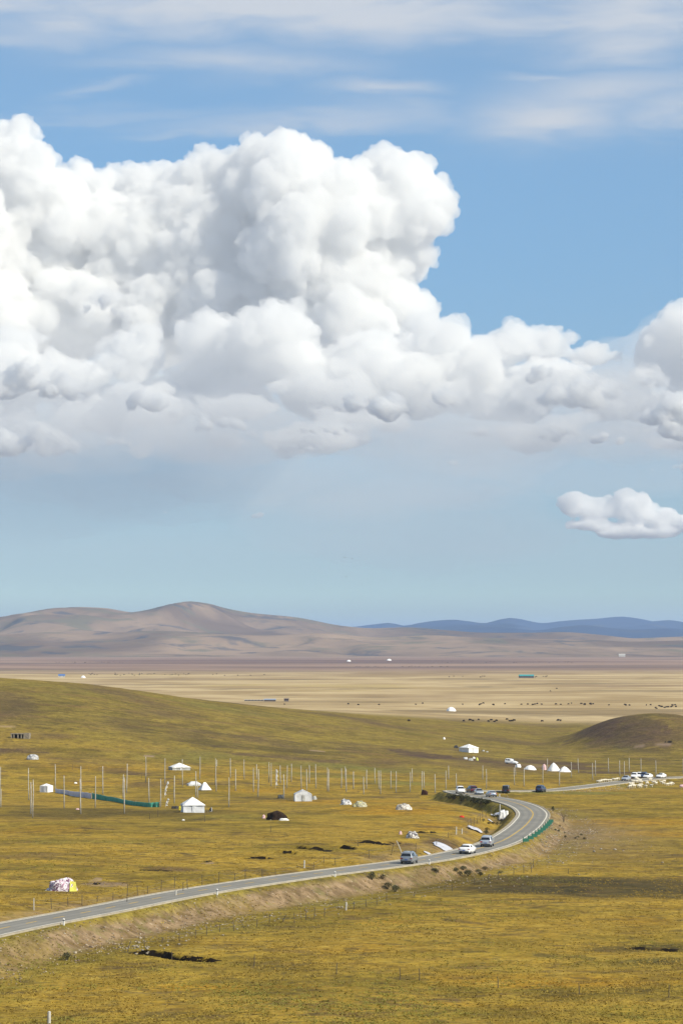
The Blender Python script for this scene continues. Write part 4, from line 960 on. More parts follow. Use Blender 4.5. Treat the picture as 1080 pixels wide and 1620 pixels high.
heap('white_bundle', 'white bundle lying downhill of the parked white SUV', 819, 1214, 2.0, 1.1, white_c, 21, 1.4, stones=0, cat='bundle')
heap('brown_load', 'dark brown covered load in the grass left of the far cars', 671, 1257.5, 1.7, 1.15, simple_mat('dark_brown_cover', (.045, .022, .016), .9, .1, .3, 3), 23, 1.4, .8, stones=0)
heap('dark_box', 'low dark slate coloured box left of the gable tent', 444, 1263, 1.5, .9, simple_mat('slate_plastic', (.06, .065, .07), .6, .3), 25, 1.2, .9, stones=0, cat='box')
heap('red_cloth', 'small red cloth lying on the orange grass beside the bend', 730, 1293, 1.0, .35, simple_mat('red_cloth', (.55, .04, .03), .8, .1), 27, .7, stones=0, cat='cloth')
heap('dark_box', 'dark box left of the tent high on the slope', 721, 1183.5, 1.6, 1.0, simple_mat('charcoal_plastic', (.04, .04, .045), .6, .3), 29, 1.2, .9, stones=0, cat='box')
heap('black_sack', 'black sack with a pale top right of the pointed white tent', 334, 1284, .75, .85, heap_mat('black_pale_sack', [(.03, .03, .03), (.4, .4, .4)]), 31, .6, stones=0, cat='sack')
heap('black_crate', 'low black crate left of the pointed white tent', 277, 1279.5, 1.5, .55, trim_m, 33, .8, .9, stones=0, cat='crate')
heap('yellow_can', 'bright yellow can touching the left wall of the pointed white tent', 286, 1281.5, .7, .75, simple_mat('yellow_can', (.62, .55, .03), .5, .3), 35, .5, .9, stones=0, cat='can')
rd = random.Random(5)
for k, (u, v, w, h, m_, nm, lb) in enumerate([(736, 1201, 1.5, .7, grey_c, 'grey_bundle', 'greyish bundle at the left end of the debris below the high tent'), (744, 1203, 1.8, .8, dull_c, 'grey_bundle', 'dull brown grey bundle in the middle of the debris below the high tent'), (754, 1203, .9, 1.0, yellow_m, 'yellow_sack', 'upright yellow sack at the right end of the debris below the high tent'), (749, 1200, 1.0, .6, white_c, 'white_bundle', 'small white bundle behind the yellow sack'), (764, 1188.5, 1.1, .5, dull_c, 'grey_bundle', 'flat grey bundle right of the high white tent'), (770, 1190, .9, .4, dull_c, 'grey_bundle', 'second flat grey bundle farther right of the high white tent'), (497, 1265, 1.3, .8, dull_c, 'grey_bundle', 'dull bundle against the right side of the gable tent'), (120, 1239.5, .9, .35, white_c, 'white_bundle', 'small white bundle above the long tarpaulin wall'), (123, 1281, .8, .3, pink_c, 'pale_bundle', 'pale flat bundle below the long tarpaulin wall'), (290, 1298, .6, .25, white_c, 'white_bundle', 'tiny white bundle below the pointed white tent'), (1078, 1245.5, 1.6, .8, pink_c, 'pale_bundle', 'pinkish bundle at the right edge below the far road'), (633, 1320, .6, .6, pink_c, 'pale_bundle', 'small pale bundle left of the grey dome shaped heap')]):
    heap(nm, lb, u, v, w, h, m_, 41+k, w*.7, .2, stones=0, cat=nm.split('_')[1])

# ------------------------------------------------------------------ long tarpaulin walls
def tarp_wall(name, label, pts, hts, mat, seg=10):
    P0 = place(*pts[0]); t = thing(name, label, 'tarpaulin wall', P0); Q = [place(*p) for p in pts]; pw = []
    for a, b in zip(Q[:-1], Q[1:]):
        for k in range(seg): pw.append(a.lerp(b, k/seg))
    pw.append(Q[-1]); n = len(pw); vv, ff = [], []
    L = np.linspace(0, len(hts)-1, n); H = np.interp(L, range(len(hts)), hts)
    for i, p in enumerate(pw):
        g = zat(p.x, p.y)
        for k, tt in enumerate((0, .33, .66, 1, 1.02, 1.0)):
            off = (.30*math.sin(i*1.3)*(1-tt)+.2*mnoise.noise(Vector((i*.5, tt*2, 1)))) + (0, 0, 0, 0, .35, .9)[k]
            zt = H[i]*min(tt, 1)*(1+.10*mnoise.noise(Vector((i*.8, 4, 0)))) * (1 if k < 5 else .15)
            vv.append((p.x-P0.x, p.y-P0.y+off, g-P0.z+zt-(.1 if k in (0, 5) else 0)))
    for i in range(n-1):
        for k in range(5): q = i*6+k; ff.append((q, q+6, q+7, q+1))
    MB().add(vv, ff).build('sheet', mat, t, True)
    for p, h in list(zip(Q, np.interp(np.linspace(0, len(hts)-1, len(Q)), range(len(hts)), hts))):
        MB().tube([(p.x-P0.x, p.y-P0.y+.4, zat(p.x, p.y)-P0.z-.2), (p.x-P0.x+.05, p.y-P0.y+.4, zat(p.x, p.y)-P0.z+h+.25)], .04, 6).build('post', wood_m, t)
    return t
tarp_wall('tarpaulin_wall', 'long low silvery white tarpaulin wall between the boxy tent and the green one', [(88, 1254), (106, 1257), (125, 1261), (145, 1263.5)], [1.0, 1.1, 1.3, 1.35], cloth_mat('silvery_tarpaulin', (.58, .58, .66)))
tarp_wall('tarpaulin_wall', 'long green tarpaulin wall sagging to the ground towards the pointed tent', [(146, 1264), (165, 1266), (190, 1270), (215, 1275), (235, 1277), (252, 1277)], [1.45, 1.15, .95, .95, 1.0, 1.15], cloth_mat('green_tarpaulin', (.10, .36, .27), col2=(.06, .27, .20)))

# ------------------------------------------------------------------ tall poles
POLES = [(1,1213,1250),(1.5,1248,1277),(46,1215,1266),(49,1237,1288),(52,1233,1294),(88,1209,1250),(102,1227,1279),(129.5,1212,1258),(128,1232,1288),(151,1228,1278),(163,1212,1257),(200.5,1208,1255),(197,1230,1287),(195,1225,1263),(231,1197,1238),(236,1231,1269),(254,1232,1277),(261,1200,1240),(276,1227,1271),(289,1201,1244),(310,1220,1262),(313,1237,1263),(316,1197,1233),(340.5,1200,1240),(342,1212,1252),
(364.6,1199.7,1231),(362,1230,1277),(372.7,1217,1251),(386.4,1201.5,1233),(401,1214.5,1253),(406.4,1209,1233),(408,1217,1261),(425.6,1206,1238),(429,1207,1244),(443.7,1210.6,1239),(449,1225,1264),(453.6,1210.6,1247),(460.6,1208,1236.5),(476.6,1211,1248),(485,1217,1251.5),(489,1210,1239),(499.7,1209,1247.6),(517.6,1214,1252),(519.7,1217,1252),(539.6,1215.7,1247),(546,1212.6,1235),(547.4,1216,1253),(559,1220.4,1248),(575.4,1228.7,1257),(579.6,1217.6,1248),(592.8,1214.5,1239),(599,1219,1248),(601.6,1219,1256),(618,1219.6,1248),
(626,1220,1254.5),(648.2,1221,1253),(651.8,1215.5,1238),(667.3,1220,1252),(670.4,1220.5,1246.7),(687.8,1224.5,1255),(705,1219,1249.5),(709,1211,1233),(721,1223.8,1246.7),(763,1210.7,1233),(768.7,1216.7,1248.5),(813.3,1214,1242),(815,1210,1227),(828.4,1214.5,1244.5),
(857.8,1212,1239),(865,1200,1222),(884,1220,1243),(902.7,1205.6,1230),(914.4,1200,1223),(936.7,1207,1234.5),(941.3,1203,1228),(961.8,1199,1223),(979.6,1203,1228),(987,1204.5,1228),(994.5,1199,1221),(1013.3,1200,1223),(1036.5,1203,1229),(1079.3,1200.5,1224.5)]
pole_m = simple_mat('bleached_pole_wood', (.46, .43, .38), .85, .2, .45, 1.2)
rp = random.Random(21)
pole_meshes = []
for k in range(4):
    dx, dy = rp.uniform(-.02, .02), rp.uniform(-.02, .02)
    o = MB().tube([(0, 0, -.04), (dx*.4, dy, .3), (dx*1.3, dy*1.1, .65), (dx*.7, dy*.5, 1.0)], [1.0, .92, .82, .62], 7)
    o = o.build('tall_pole', pole_m, None, True); pole_meshes.append(o.data); bpy.data.objects.remove(o)
for (u, vt, vb) in POLES:
    p = place(u, vb); h = (vb-vt)/ppm(p)
    me = pole_meshes[rp.randrange(4)].copy(); vv = np.empty(len(me.vertices)*3); me.vertices.foreach_get('co', vv); vv = vv.reshape(-1, 3)
    # the shared mesh is one metre high with unit radius: give it this pole's height and girth
    n7 = 7; c = vv.reshape(-1, n7, 3).mean(1).repeat(n7, 0); rr_ = rp.uniform(.125, .155)
    vv[:, :2] = c[:, :2]*h + (vv[:, :2]-c[:, :2])*rr_; vv[:, 2] = c[:, 2]*h
    me.vertices.foreach_set('co', vv.ravel()); me.update()
    o = bpy.data.objects.new('tall_pole', me); C.objects.link(o); o.location = p; o.rotation_euler = (rp.gauss(0, .012), rp.gauss(0, .014), rp.uniform(0, 6))
    tag(o, 'tall bare pale wooden pole standing upright in the grass among many alike', 'pole', 'tall pale poles standing in rows across the pasture')
def flag(u, vt, vb, label, bend):
    p = place(u, vb); h = (vb-vt)/ppm(p); t = thing('prayer_flag', label, 'flag', p)
    MB().tube([(0, 0, -.2), (bend*.1, 0, h*.5), (bend*.5, 0, h)], [.06, .05, .03], 6).build('pole', wood_m, t)
    vv, ff = [], []; n = 14
    for i in range(n+1):
        a = i/n; x = bend*.5*a*a; w = .38+.12*math.sin(i*1.7)
        vv += [(x+.03, 0, h*(.2+.8*a)), (x+.03+w, .25*math.sin(i*.9), h*(.2+.8*a)-.1), (x+.06+w, .02+.25*math.sin(i*.9), h*(.2+.8*a)-.1), (x+.05, .03, h*(.2+.8*a))]
    for i in range(n):
        for k in range(4): ff.append((4*i+k, 4*i+(k+1) % 4, 4*i+4+(k+1) % 4, 4*i+4+k))
    MB().add(vv, ff).build('cloth', white_c, t, True)
flag(260, 1236, 1263, 'curved white cloth flag on a bent pole between poles left of the pointed tent', 1.6)
flag(262, 1263, 1277, 'short white cloth flag leaning near the end of the green tarpaulin', 1.0)
flag(436, 1217, 1248, 'straight white cloth flag on a pole above the dark box', .1)

# ------------------------------------------------------------------ road furniture and fences
post_m = simple_mat('dark_weathered_post', (.11, .09, .07), .95, .1, .4, 3); pale_post_m = simple_mat('pale_concrete_post', (.50, .48, .44), .9, .2, .25, 3)
band_m = simple_mat('dark_band', (.03, .03, .03), .7, .2); wire_m = simple_mat('galvanised_wire', (.30, .30, .30), .5, .4, metal=.5)
for k, (u, lb) in enumerate([(102, 'small white marker post at the road edge nearest the left border'), (340, 'small white marker post at the near road edge above the bare bank'), (527, 'small white marker post at the road edge left of the grey SUV'), (680, 'small white marker post at the road edge right of the grey SUV'), (789, 'small white marker post at the road edge right of the silver car')]):
    cols = 540+FOC*(ROAD[:, 0]+RN[:, 0]*4.0)/ROAD[:, 1]; i = int(np.argmin(np.abs(cols[:430]-u)))
    x, y = ROAD[i, 0]+RN[i, 0]*4.1, ROAD[i, 1]+RN[i, 1]*4.1
    t = thing('marker_post', lb, 'marker post', (x, y, zat(x, y)-.1), math.atan2(RT[i, 1], RT[i, 0]), 'white marker posts along the road edge')
    MB().add([(-.09, -.09, 0), (.09, -.09, 0), (.09, .09, 0), (-.09, .09, 0), (-.08, -.08, .85), (.08, -.08, .85), (.08, .08, .85), (-.08, .08, .85), (0, 0, .93)], [(0, 3, 2, 1), (0, 1, 5, 4), (1, 2, 6, 5), (2, 3, 7, 6), (3, 0, 4, 7), (4, 5, 8), (5, 6, 8), (6, 7, 8), (7, 4, 8)]).build('post', simple_mat('white_marker', (.75, .75, .73), .7, .2), t)
    MB().box(-.095, -.095, .60, .095, .095, .70).build('reflector_band', band_m, t)
# green screen panels on the outside of the bend
green_m = simple_mat('green_painted_steel', (.012, .11, .075), .5, .4, .3, 2)
t = thing('green_barrier', 'green slatted barrier of separate panels on the outside of the bend', 'barrier', (0, 0, 0))
cols = 540+FOC*(ROAD[:, 0]+RN[:, 0]*4.05)/ROAD[:, 1]; rows_ = HZ+FOC*(CAMZ-ROAD[:, 2])/ROAD[:, 1]
ia = int(np.argmin(np.abs(cols[:430]-826) + np.abs(rows_[:430]-1325)*.5)); ib = int(np.argmin(np.abs(rows_[:430]-1299)))
x0_, y0_ = ROAD[ia, 0]+RN[ia, 0]*4.05, ROAD[ia, 1]+RN[ia, 1]*4.05; t.location = (x0_, y0_, zat(x0_, y0_))
npan = 10
for k in range(npan):
    fi = ia+(ib-ia)*k/npan; i = int(fi); x, y = ROAD[i, 0]+RN[i, 0]*4.05+RT[i, 0]*(fi-i)*1.5-x0_, ROAD[i, 1]+RN[i, 1]*4.05+RT[i, 1]*(fi-i)*1.5-y0_
    z = zat(x+x0_, y+y0_)-t.location.z; ang = math.atan2(RT[i, 1], RT[i, 0]); L = (ib-ia)*1.5/npan*.17
    zr_l = ROAD[i, 2]-t.location.z
    pa = MB().box(0, -.02, .18, L, .02, .78); o = pa.build('panel', green_m, t); o.location = (x, y, zr_l-.12); o.rotation_euler = (0, 0, ang-R(48))
    po = MB().box(-.05, -.05, -.6, .05, .05, 1.02).build('post', green_m, t); po.location = (x, y, zr_l-.05); po.rotation_euler = (0, 0, ang)
    for q in range(1):
        sl = MB().box(.06, -.035, .35+q*.3, L-.06, -.021, .42+q*.3).build('rail', green_m, o)
def fence(label, pts, hpx=None, pale=(), lean={}, wires=2, group=None, h0=1.35):
    P = [place(*q[:2]) for q in pts]; t = thing('wire_fence', label, 'fence', P[0], 0, group)
    tops = []
    for k, (p, q) in enumerate(zip(P, pts)):
        h = (q[2]/ppm(p)) if len(q) > 2 else h0*(1+.12*math.sin(k*2.3)); ln = lean.get(k, .06*math.sin(k*5.1)); m = pale_post_m if k in pale else post_m; r = .075 if k in pale else .05
        l = p-P[0]; o = MB().tube([(0, 0, -.25), (ln*h*.5, 0, h*.5), (ln*h, .02, h)], [r, r*.9, r*.8], 6).build('post', m, t); o.location = l
        tops.append((l, ln, h))
    for w in range(wires):
        f_ = .45+.4*w
        for (a, la, ha), (b, lb, hb) in zip(tops[:-1], tops[1:]):
            if (b-a).length > 30: continue
            A = a+Vector((la*ha*f_, 0, ha*f_)); B = b+Vector((lb*hb*f_, 0, hb*f_)); mid = (A+B)/2-Vector((0, 0, .06))
            MB().tube([A, mid, B], .012, 3).build('wire', wire_m, t)
    return t
fence('old wire fence of thin dark leaning posts along the foot of the road bank', [(201,1506,18),(229,1496,15),(257,1492,10),(284,1489,14),(309,1484,13),(327,1479,14),(348,1475,13),(370,1473,17),(388,1468,13),(406,1467,13),(426,1461,15),(446,1458,11),(466,1460,16),(484,1455,13),(497,1453,17),(513,1450,14),(560,1438,12),(579,1434,12),(596,1431,11),(611,1427,12),(655,1418,9),(703,1411,12),(715,1410,11),(750,1400,10),(772,1396,12),(787,1392,12),(812,1384,10),(828,1381,15),(840,1380,16),(843,1373,14)], lean={0: .35, 3: -.02, 8: -.7, 11: .6})
fence('wire fence of dark posts in the rough ground left of the near road', [(54,1440,19),(82,1438,18),(108,1433,14),(130,1432,16),(154,1427,10),(179,1424,13),(201,1428,29),(218,1416,16),(234,1413,11),(255,1409,17),(276,1405,18),(290,1411,15),(297,1408,17),(320,1402,18),(346,1397,18),(371,1395,13),(388,1390,16),(415,1387,13),(436,1386,12),(496,1376,12),(512,1366,12),(530,1368,11),(584,1357,13),(618,1353,18),(636,1350,20),(657,1348,15)], pale=(0, 24), lean={24: -.45, 6: .05, 23: .25})
fence('wire fence curving round the inside of the bend by the white sheets', [(690,1338,10),(709,1326,9),(740,1312,14),(745,1308,14),(749,1306,13),(754,1303,13),(759,1299,13),(763,1295,13),(768,1293,13),(776,1288,11),(783,1283,10)], lean={3: -.1, 5: .12})
for u, v, h, lb in [(721, 1320, 12, 'left one of two short white posts beside the pale sheet inside the bend'), (730, 1319, 8, 'right one of two short white posts beside the pale sheet inside the bend'), (547, 1440, 13, 'short white concrete marker at the foot of the road bank'), (278, 1418, 9, 'small white stone marker on the far edge of the near road'), (481, 1373, 12, 'thin white post in the rough ground by the dark cut banks'), (343, 1212, 10, 'short grey post on the slope above the poles'), (790, 1287, 15, 'slender white post behind the wrapped load')]:
    p = place(u, v); hh = h/ppm(p); o = MB().tube([(0, 0, -.2), (.03, 0, hh*.5), (.05, 0, hh*.96), (.05, 0, hh)], [.12, .11, .10, .05], 8).build('white_post', pale_post_m); o.location = p; tag(o, lb, 'post')
o = MB().tube([(0, 0, -.3), (.01, 0, .9), (.03, 0, 1.05), (.03, 0, 1.1)], [.16, .15, .14, .05], 10).build('concrete_post', pale_post_m); p = place(78, 1619); o.location = p; tag(o, 'thick pale concrete post cut off by the bottom edge at the left', 'post')
for k, (u, v, h) in enumerate([(272, 1519, 14), (402, 1528, 18), (532, 1542, 19), (632, 1550, 19), (663, 1551, 19), (787, 1563, 18), (915, 1575, 20), (1057, 1578, 20), (898, 1382, 8), (250, 1292, 12), (324, 1300, 12), (237, 1296, 10), (428, 1317, 12), (115, 1218, 9), (141, 1219, 9), (157, 1220, 7), (224, 1232, 9), (566, 1339, 10)]):
    p = place(u, v); hh = h/ppm(p); o = MB().tube([(0, 0, -.2), (.02, 0, hh*.6), (.05*math.sin(k), 0, hh)], [.05, .045, .035], 6).build('thin_stake', post_m); o.location = p
    tag(o, 'thin dark stake standing alone in the open grass', 'stake', 'thin dark stakes scattered over the pasture')

# ------------------------------------------------------------------ sheets and puddles
def flat_patch(name, u, v, ru, rv, mat, lift, label=None, cat=None, kind=None, seed=0, crumple=0.0):
    p = place(u, v); w = ru/ppm(p); d = max(.7, rv*p.y*p.y/(FOC*(CAMZ-p.z))); n = 36; vv, ff = [], []
    zf = max(zat(p.x+w*.7*math.cos(a), p.y+d*.5*math.sin(a)) for a in np.linspace(0, 6.2, 8)) if kind else None
    for j, t in enumerate((0, .5, .85, 1.0)):
        for k in range(n):
            a = 6.2832*k/n; q = 1+.28*mnoise.noise(Vector((math.cos(a)*1.6+seed, math.sin(a)*1.6, 0))); x, y = math.cos(a)*w*t*q, math.sin(a)*d*t*q
            z = (zat(p.x+x, p.y+y)-p.z+lift+crumple*mnoise.noise(Vector((x*1.3, y*.7, seed)))*(1 if t < 1 else .3)) if not kind else lift
            vv.append((x, y, z))
    for j in range(3):
        for k in range(n): ff.append((j*n+k, j*n+(k+1) % n, (j+1)*n+(k+1) % n, (j+1)*n+k))
    o = MB().add(vv, ff).build(name, mat, None, not kind); o.location = p
    so = o.modifiers.new('thickness', 'SOLIDIFY'); so.thickness = .03; so.offset = 1
    tag(o, label, cat, None, kind); return o
sheet_m = cloth_mat('pale_plastic_sheet', (.56, .56, .62), rough=.35)
flat_patch('plastic_sheet', 700, 1339.5, 17, 2.2, sheet_m, .12, 'pale lavender sheet lying flat in the ditch left of the white car', 'plastic sheet', seed=1, crumple=.08)
flat_patch('plastic_sheet', 677, 1351, 7, .7, sheet_m, .12, 'small pale sheet in the ditch right behind the grey SUV', 'plastic sheet', seed=4, crumple=.08)
flat_patch('plastic_sheet', 751, 1313, 11, 1.7, sheet_m, .30, 'crumpled bluish white sheet beside the two white posts', 'plastic sheet', seed=7, crumple=.5)
flat_patch('plastic_sheet', 776, 1300, 5, .8, sheet_m, .2, 'small white sheet below the wrapped load', 'plastic sheet', seed=9, crumple=.3)
flat_patch('plastic_sheet', 783, 1291, 8, 1.6, sheet_m, .3, 'white sheet spread left of the wrapped load', 'plastic sheet', seed=12, crumple=.4)

# ------------------------------------------------------------------ stone shelter on the left slope
stone_w = simple_mat('rough_stone_wall', (.30, .26, .20), .95, .1, .5, 1.6, .1)
p = place(33, 1168); t = thing('stone_shelter', 'ruined low stone shelter with a black open front on the left slope', 'stone shelter', p, R(-6))
s = 30/ppm(p)/6.0
MB().box(1.2*s, -1.4, -.3, 3.0*s, 1.4, 1.75).build('stone_block', stone_w, t)
MB().box(-3.0*s, 1.0, -.3, 1.19*s, 1.5, 1.35).build('back_wall', dark_m, t)  # black wall colour paints in the shade behind the open front
MB().box(-3.0*s, -1.3, 1.36, 1.19*s, 1.5, 1.62).build('roof_slab', stone_w, t)
for k, x in enumerate((-2.7, -1.9, -.6, .5)): MB().box(x*s-.2, -1.2, -.3, x*s+.2, -.8, 1.355).build('pillar', stone_w, t)

# ------------------------------------------------------------------ far buildings on the plain
wall_far = simple_mat('far_white_wall', (.50, .48, .45), .9, .1); wall_dk = simple_mat('far_mud_wall', (.13, .11, .11), .9, .1); blue_roof = simple_mat('blue_metal_roof', (.06, .16, .42), .6, .3); teal_roof = simple_mat('teal_metal_roof', (.04, .30, .33), .6, .3)
def hut(name, label, u, v, w, h, d, wallm, roofm, rz=0, rh=1.2, wins=3):
    p = place(u, v); t = thing(name, label, 'building', p, R(rz))
    MB().box(-w/2, -d/2, -.5, w/2, d/2, h).build('wall', wallm, t)
    MB().add([(-w/2-.4, -d/2-.4, h+.01), (w/2+.4, -d/2-.4, h+.01), (w/2+.4, d/2+.4, h+.01), (-w/2-.4, d/2+.4, h+.01), (-w/2-.2, 0, h+rh), (w/2+.2, 0, h+rh)], [(0, 3, 2, 1), (0, 1, 5, 4), (2, 3, 4, 5), (0, 4, 3), (1, 2, 5)]).build('roof', roofm, t)
    for k in range(wins):
        x = -w/2+w*(k+.5)/wins; MB().box(x-.45, -d/2-.05, 1.0, x+.45, -d/2+.02, min(h-.4, 2.1)).build('window', glass, t)
hut('long_shed', 'long dark shed with a teal roof far out on the plain', 832, 1072.5, 19, 2.6, 8, wall_dk, teal_roof, 3, 1.8, 5)
hut('blue_roofed_hut', 'small hut with a bright blue roof beyond the left hill', 98, 1071.5, 8.5, 2.2, 6, wall_far, blue_roof, 5, 2.0, 2)
hut('small_house', 'small dark house right of the row of low pens beyond the green slope', 453, 1109.5, 3.6, 1.8, 3, wall_dk, wall_dk, 0, .5, 1)
hut('long_low_house', 'long low grey house with a pale blue roof among the pens beyond the slope', 427, 1109.5, 9, 1.3, 4, wall_dk, simple_mat('pale_blue_roof', (.30, .36, .48), .6, .3), 2, .7, 4)
hut('low_pen_house', 'low mud walled pen left of the pale blue roof beyond the slope', 402, 1109, 15, .9, 4, simple_mat('greyish_mud_wall', (.2, .19, .19), .9, .1), wall_far, 1, .25, 6)
hut('white_house', 'tiny white house at the foot of the hills on the right', 983, 1039, 22, 7, 8, wall_far, wall_far, 0, 3, 2)

# ------------------------------------------------------------------ sheep and yaks
def animal(name, mat, parts, vox, head_mat=None):
    V3, F3 = ico(2); vs, fs, n = [], [], 0
    for (c, r) in parts: vs.append(V3*np.array(r)+np.array(c)); fs.append(F3+n); n += len(V3)
    o = link_mesh('tmp', np.concatenate(vs), np.concatenate(fs)); md = o.modifiers.new('r', 'REMESH'); md.mode = 'VOXEL'; md.voxel_size = vox
    o.modifiers.new('s', 'SMOOTH').iterations = 2
    me = bpy.data.meshes.new_from_object(o.evaluated_get(bpy.context.evaluated_depsgraph_get())); od = o.data; bpy.data.objects.remove(o); bpy.data.meshes.remove(od)
    me.name = name; me.materials.clear(); me.materials.append(mat); me.polygons.foreach_set('use_smooth', [True]*len(me.polygons)); return me
def legs(x, y, h, r, k=4): return [((sx*x, sy*y, h*(i+.5)/k), (r*(1.25-.35*(1-i/k)), r*(1.2-.35*(1-i/k)), h/k*.8)) for sx in (-1, 1) for sy in (-1, 1) for i in range(k)]
wool = simple_mat('sheep_wool', (.68, .63, .52), .95, .1, .2, 6, .03); dark_wool = simple_mat('yak_hair', (.035, .025, .022), .95, .1, .4, 3, .05)
sheep_me = {}
for graze in (0, 1):
    hd_ = [((.56, 0, .80), (.16, .11, .16)), ((.70, 0, .84), (.17, .085, .10)), ((.62, .11, .90), (.03, .09, .03)), ((.62, -.11, .90), (.03, .09, .03))] if not graze else [((.56, 0, .55), (.15, .11, .2)), ((.66, 0, .32), (.11, .085, .17)), ((.62, .10, .44), (.03, .09, .03)), ((.62, -.10, .44), (.03, .09, .03))]
    sheep_me[graze] = animal('sheep', wool, [((-.22, 0, .62), (.36, .25, .27)), ((.12, 0, .62), (.38, .26, .28)), ((.40, 0, .68), (.20, .18, .20)), ((-.55, 0, .60), (.07, .05, .12))]+hd_+legs(.32, .13, .48, .055), .035)
yak_me = {}
for graze in (0, 1):
    hd_ = [((1.05, 0, 1.05), (.32, .22, .28)), ((1.35, 0, .95), (.28, .15, .18)), ((1.3, .2, 1.15), (.05, .2, .05)), ((1.3, -.2, 1.15), (.05, .2, .05))] if not graze else [((1.02, 0, .78), (.28, .2, .34)), ((1.2, 0, .40), (.18, .14, .28)), ((1.15, .2, .62), (.05, .2, .05)), ((1.15, -.2, .62), (.05, .2, .05))]
    yak_me[graze] = animal('yak', dark_wool, [((-.5, 0, .95), (.65, .42, .48)), ((.2, 0, 1.0), (.75, .45, .52)), ((.55, 0, 1.25), (.42, .3, .35)), ((0, 0, .70), (.95, .36, .36)), ((-1.12, 0, .75), (.12, .12, .42))]+hd_+legs(.68, .25, .62, .12), .09)
ra = random.Random(77)
def herd(me_d, name, label, group, cat, spots, smin=.9, smax=1.1):
    smin, smax = smin*(.62 if name == 'yak' else .80), smax*(.62 if name == 'yak' else .80)
    for (u, v) in spots:
        p = place(u, v); o = bpy.data.objects.new(name, me_d[ra.randrange(2)]); C.objects.link(o); o.location = p; s = ra.uniform(smin, smax)
        o.scale = (s, s, s); o.rotation_euler = (0, 0, ra.choice((0, math.pi))+ra.gauss(0, .5)); tag(o, label, cat, group)
sp = []
for k in range(22): sp.append((ra.uniform(993, 1030), ra.uniform(1238, 1248)))
for k in range(24): a = ra.random(); sp.append((1004+a*60, 1236+a*6+ra.gauss(0, 1.3)))
herd(sheep_me, 'sheep', 'cream coloured sheep in the flock grazing below the far road', 'sheep of the flock on the near side of the far road', 'sheep', sp, 1.05, 1.3)
herd(sheep_me, 'sheep', 'cream coloured sheep walking beyond the far road, left of the flock', 'sheep strung out beyond the far road', 'sheep', [(944+k*3.1+ra.uniform(-1, 1), 1238.5-k*.36+ra.uniform(-.6, .6)) for k in range(12)], 1.05, 1.3)
yl = 'dark yak grazing in the scattered herd out on the straw plain'; yg = 'yaks of the herd on the straw coloured plain'
herd(yak_me, 'yak', yl, yg, 'yak', [(725+ra.random()**1*215, 1115+ra.gauss(0, .8)) for k in range(26)]+[(ra.uniform(545, 720), 1115+ra.gauss(0, .8)) for k in range(5)]+[(ra.uniform(1030, 1082), 1118+ra.gauss(0, 2)) for k in range(13)]+[(ra.uniform(945, 1030), 1116+ra.gauss(0, .6)) for k in range(7)]+[(ra.uniform(730, 912), 1141+ra.gauss(0, .9)) for k in range(17)]+[(646.5, 1141.5), (450, 1115), (870, 1094), (880, 1090)], 1.0, 1.3)
herd(yak_me, 'yak', 'tiny dark animal in the distant herds on the mauve part of the plain', 'distant herds below the hills', 'yak',
     [(ra.uniform(680, 905), 1048+ra.gauss(0, .5)) for k in range(24)]+[(ra.uniform(540, 712), 1055+ra.gauss(0, .4)) for k in range(22)]+[(ra.uniform(85, 200), 1048+ra.gauss(0, .5)) for k in range(24)]+[(ra.uniform(140, 300), 1067+ra.gauss(0, 1.0)) for k in range(34)]+[(ra.uniform(320, 460), 1068+ra.gauss(0, .8)) for k in range(6)]+[(ra.uniform(710, 770), 1071+ra.gauss(0, .6)) for k in range(6)]+[(ra.uniform(845, 865), 1071+ra.gauss(0, .5)) for k in range(8)], 1.0, 1.4)
# birds wheeling low over the hills
bird_m = simple_mat('bird_feathers', (.03, .03, .03), .9, .1)
for (u, v, D) in [(545, 882, 900), (557, 884, 980), (548, 912, 1000)]:
    o = MB().add([(-.9, 0, .22), (-.35, -.08, .05), (0, -.12, 0), (.35, -.08, .05), (.9, 0, .25), (.35, .14, .06), (0, .3, 0), (-.35, .14, .06), (0, .05, .09), (0, .05, -.09)], [(0, 1, 7), (1, 2, 8, 7), (2, 3, 5, 8), (3, 4, 5), (8, 5, 6), (7, 8, 6), (1, 9, 2), (2, 9, 3), (1, 7, 9), (7, 6, 9), (6, 5, 9), (5, 3, 9)]).build('bird', bird_m)
    o.location = ((u-540)*D/FOC, D, CAMZ+(HZ-v)*D/FOC); tag(o, 'tiny dark bird flying in the pale sky above the hills', 'bird', 'birds over the hills')

# ------------------------------------------------------------------ stones, shrubs, dead grass
rock_mes = []
rr = random.Random(9)
rock_m = simple_mat('pale_rock', (.33, .29, .23), .95, .1, .45, 2.0, .04)
for k in range(5):
    V_, F_ = ico(2); q = np.array([x*(1+.35*mnoise.noise(Vector(x)*1.5+Vector((k*7, 0, 0)))) for x in V_])*np.array([1, .8, .62]); o = link_mesh('rock', q, F_, rock_m, smooth=False); rock_mes.append(o.data); bpy.data.objects.remove(o)
def rock(u, v, s, label, group):
    p = place(u, v); o = bpy.data.objects.new('rock', rock_mes[rr.randrange(5)]); C.objects.link(o); o.location = p+Vector((0, 0, s*.25)); s *= .72; o.scale = (s, s*rr.uniform(.8, 1.2), s); o.rotation_euler = (0, 0, rr.uniform(0, 6)); tag(o, label, 'rock', group)
for k in range(26): rock(rr.gauss(222, 14), rr.gauss(1500, 4), rr.uniform(.12, .32), 'pale stone in the pile at the foot of the bank by the leaning fence post', 'pale stones at the corner of the fence')
for k in range(56):
    a = rr.random(); rock(240+a*600+rr.gauss(0, 6), 1497-a*110+rr.gauss(0, 5)-6*math.sin(a*3.14), rr.uniform(.10, .26), 'pale stone lying along the foot of the road bank', 'pale stones along the foot of the bank')
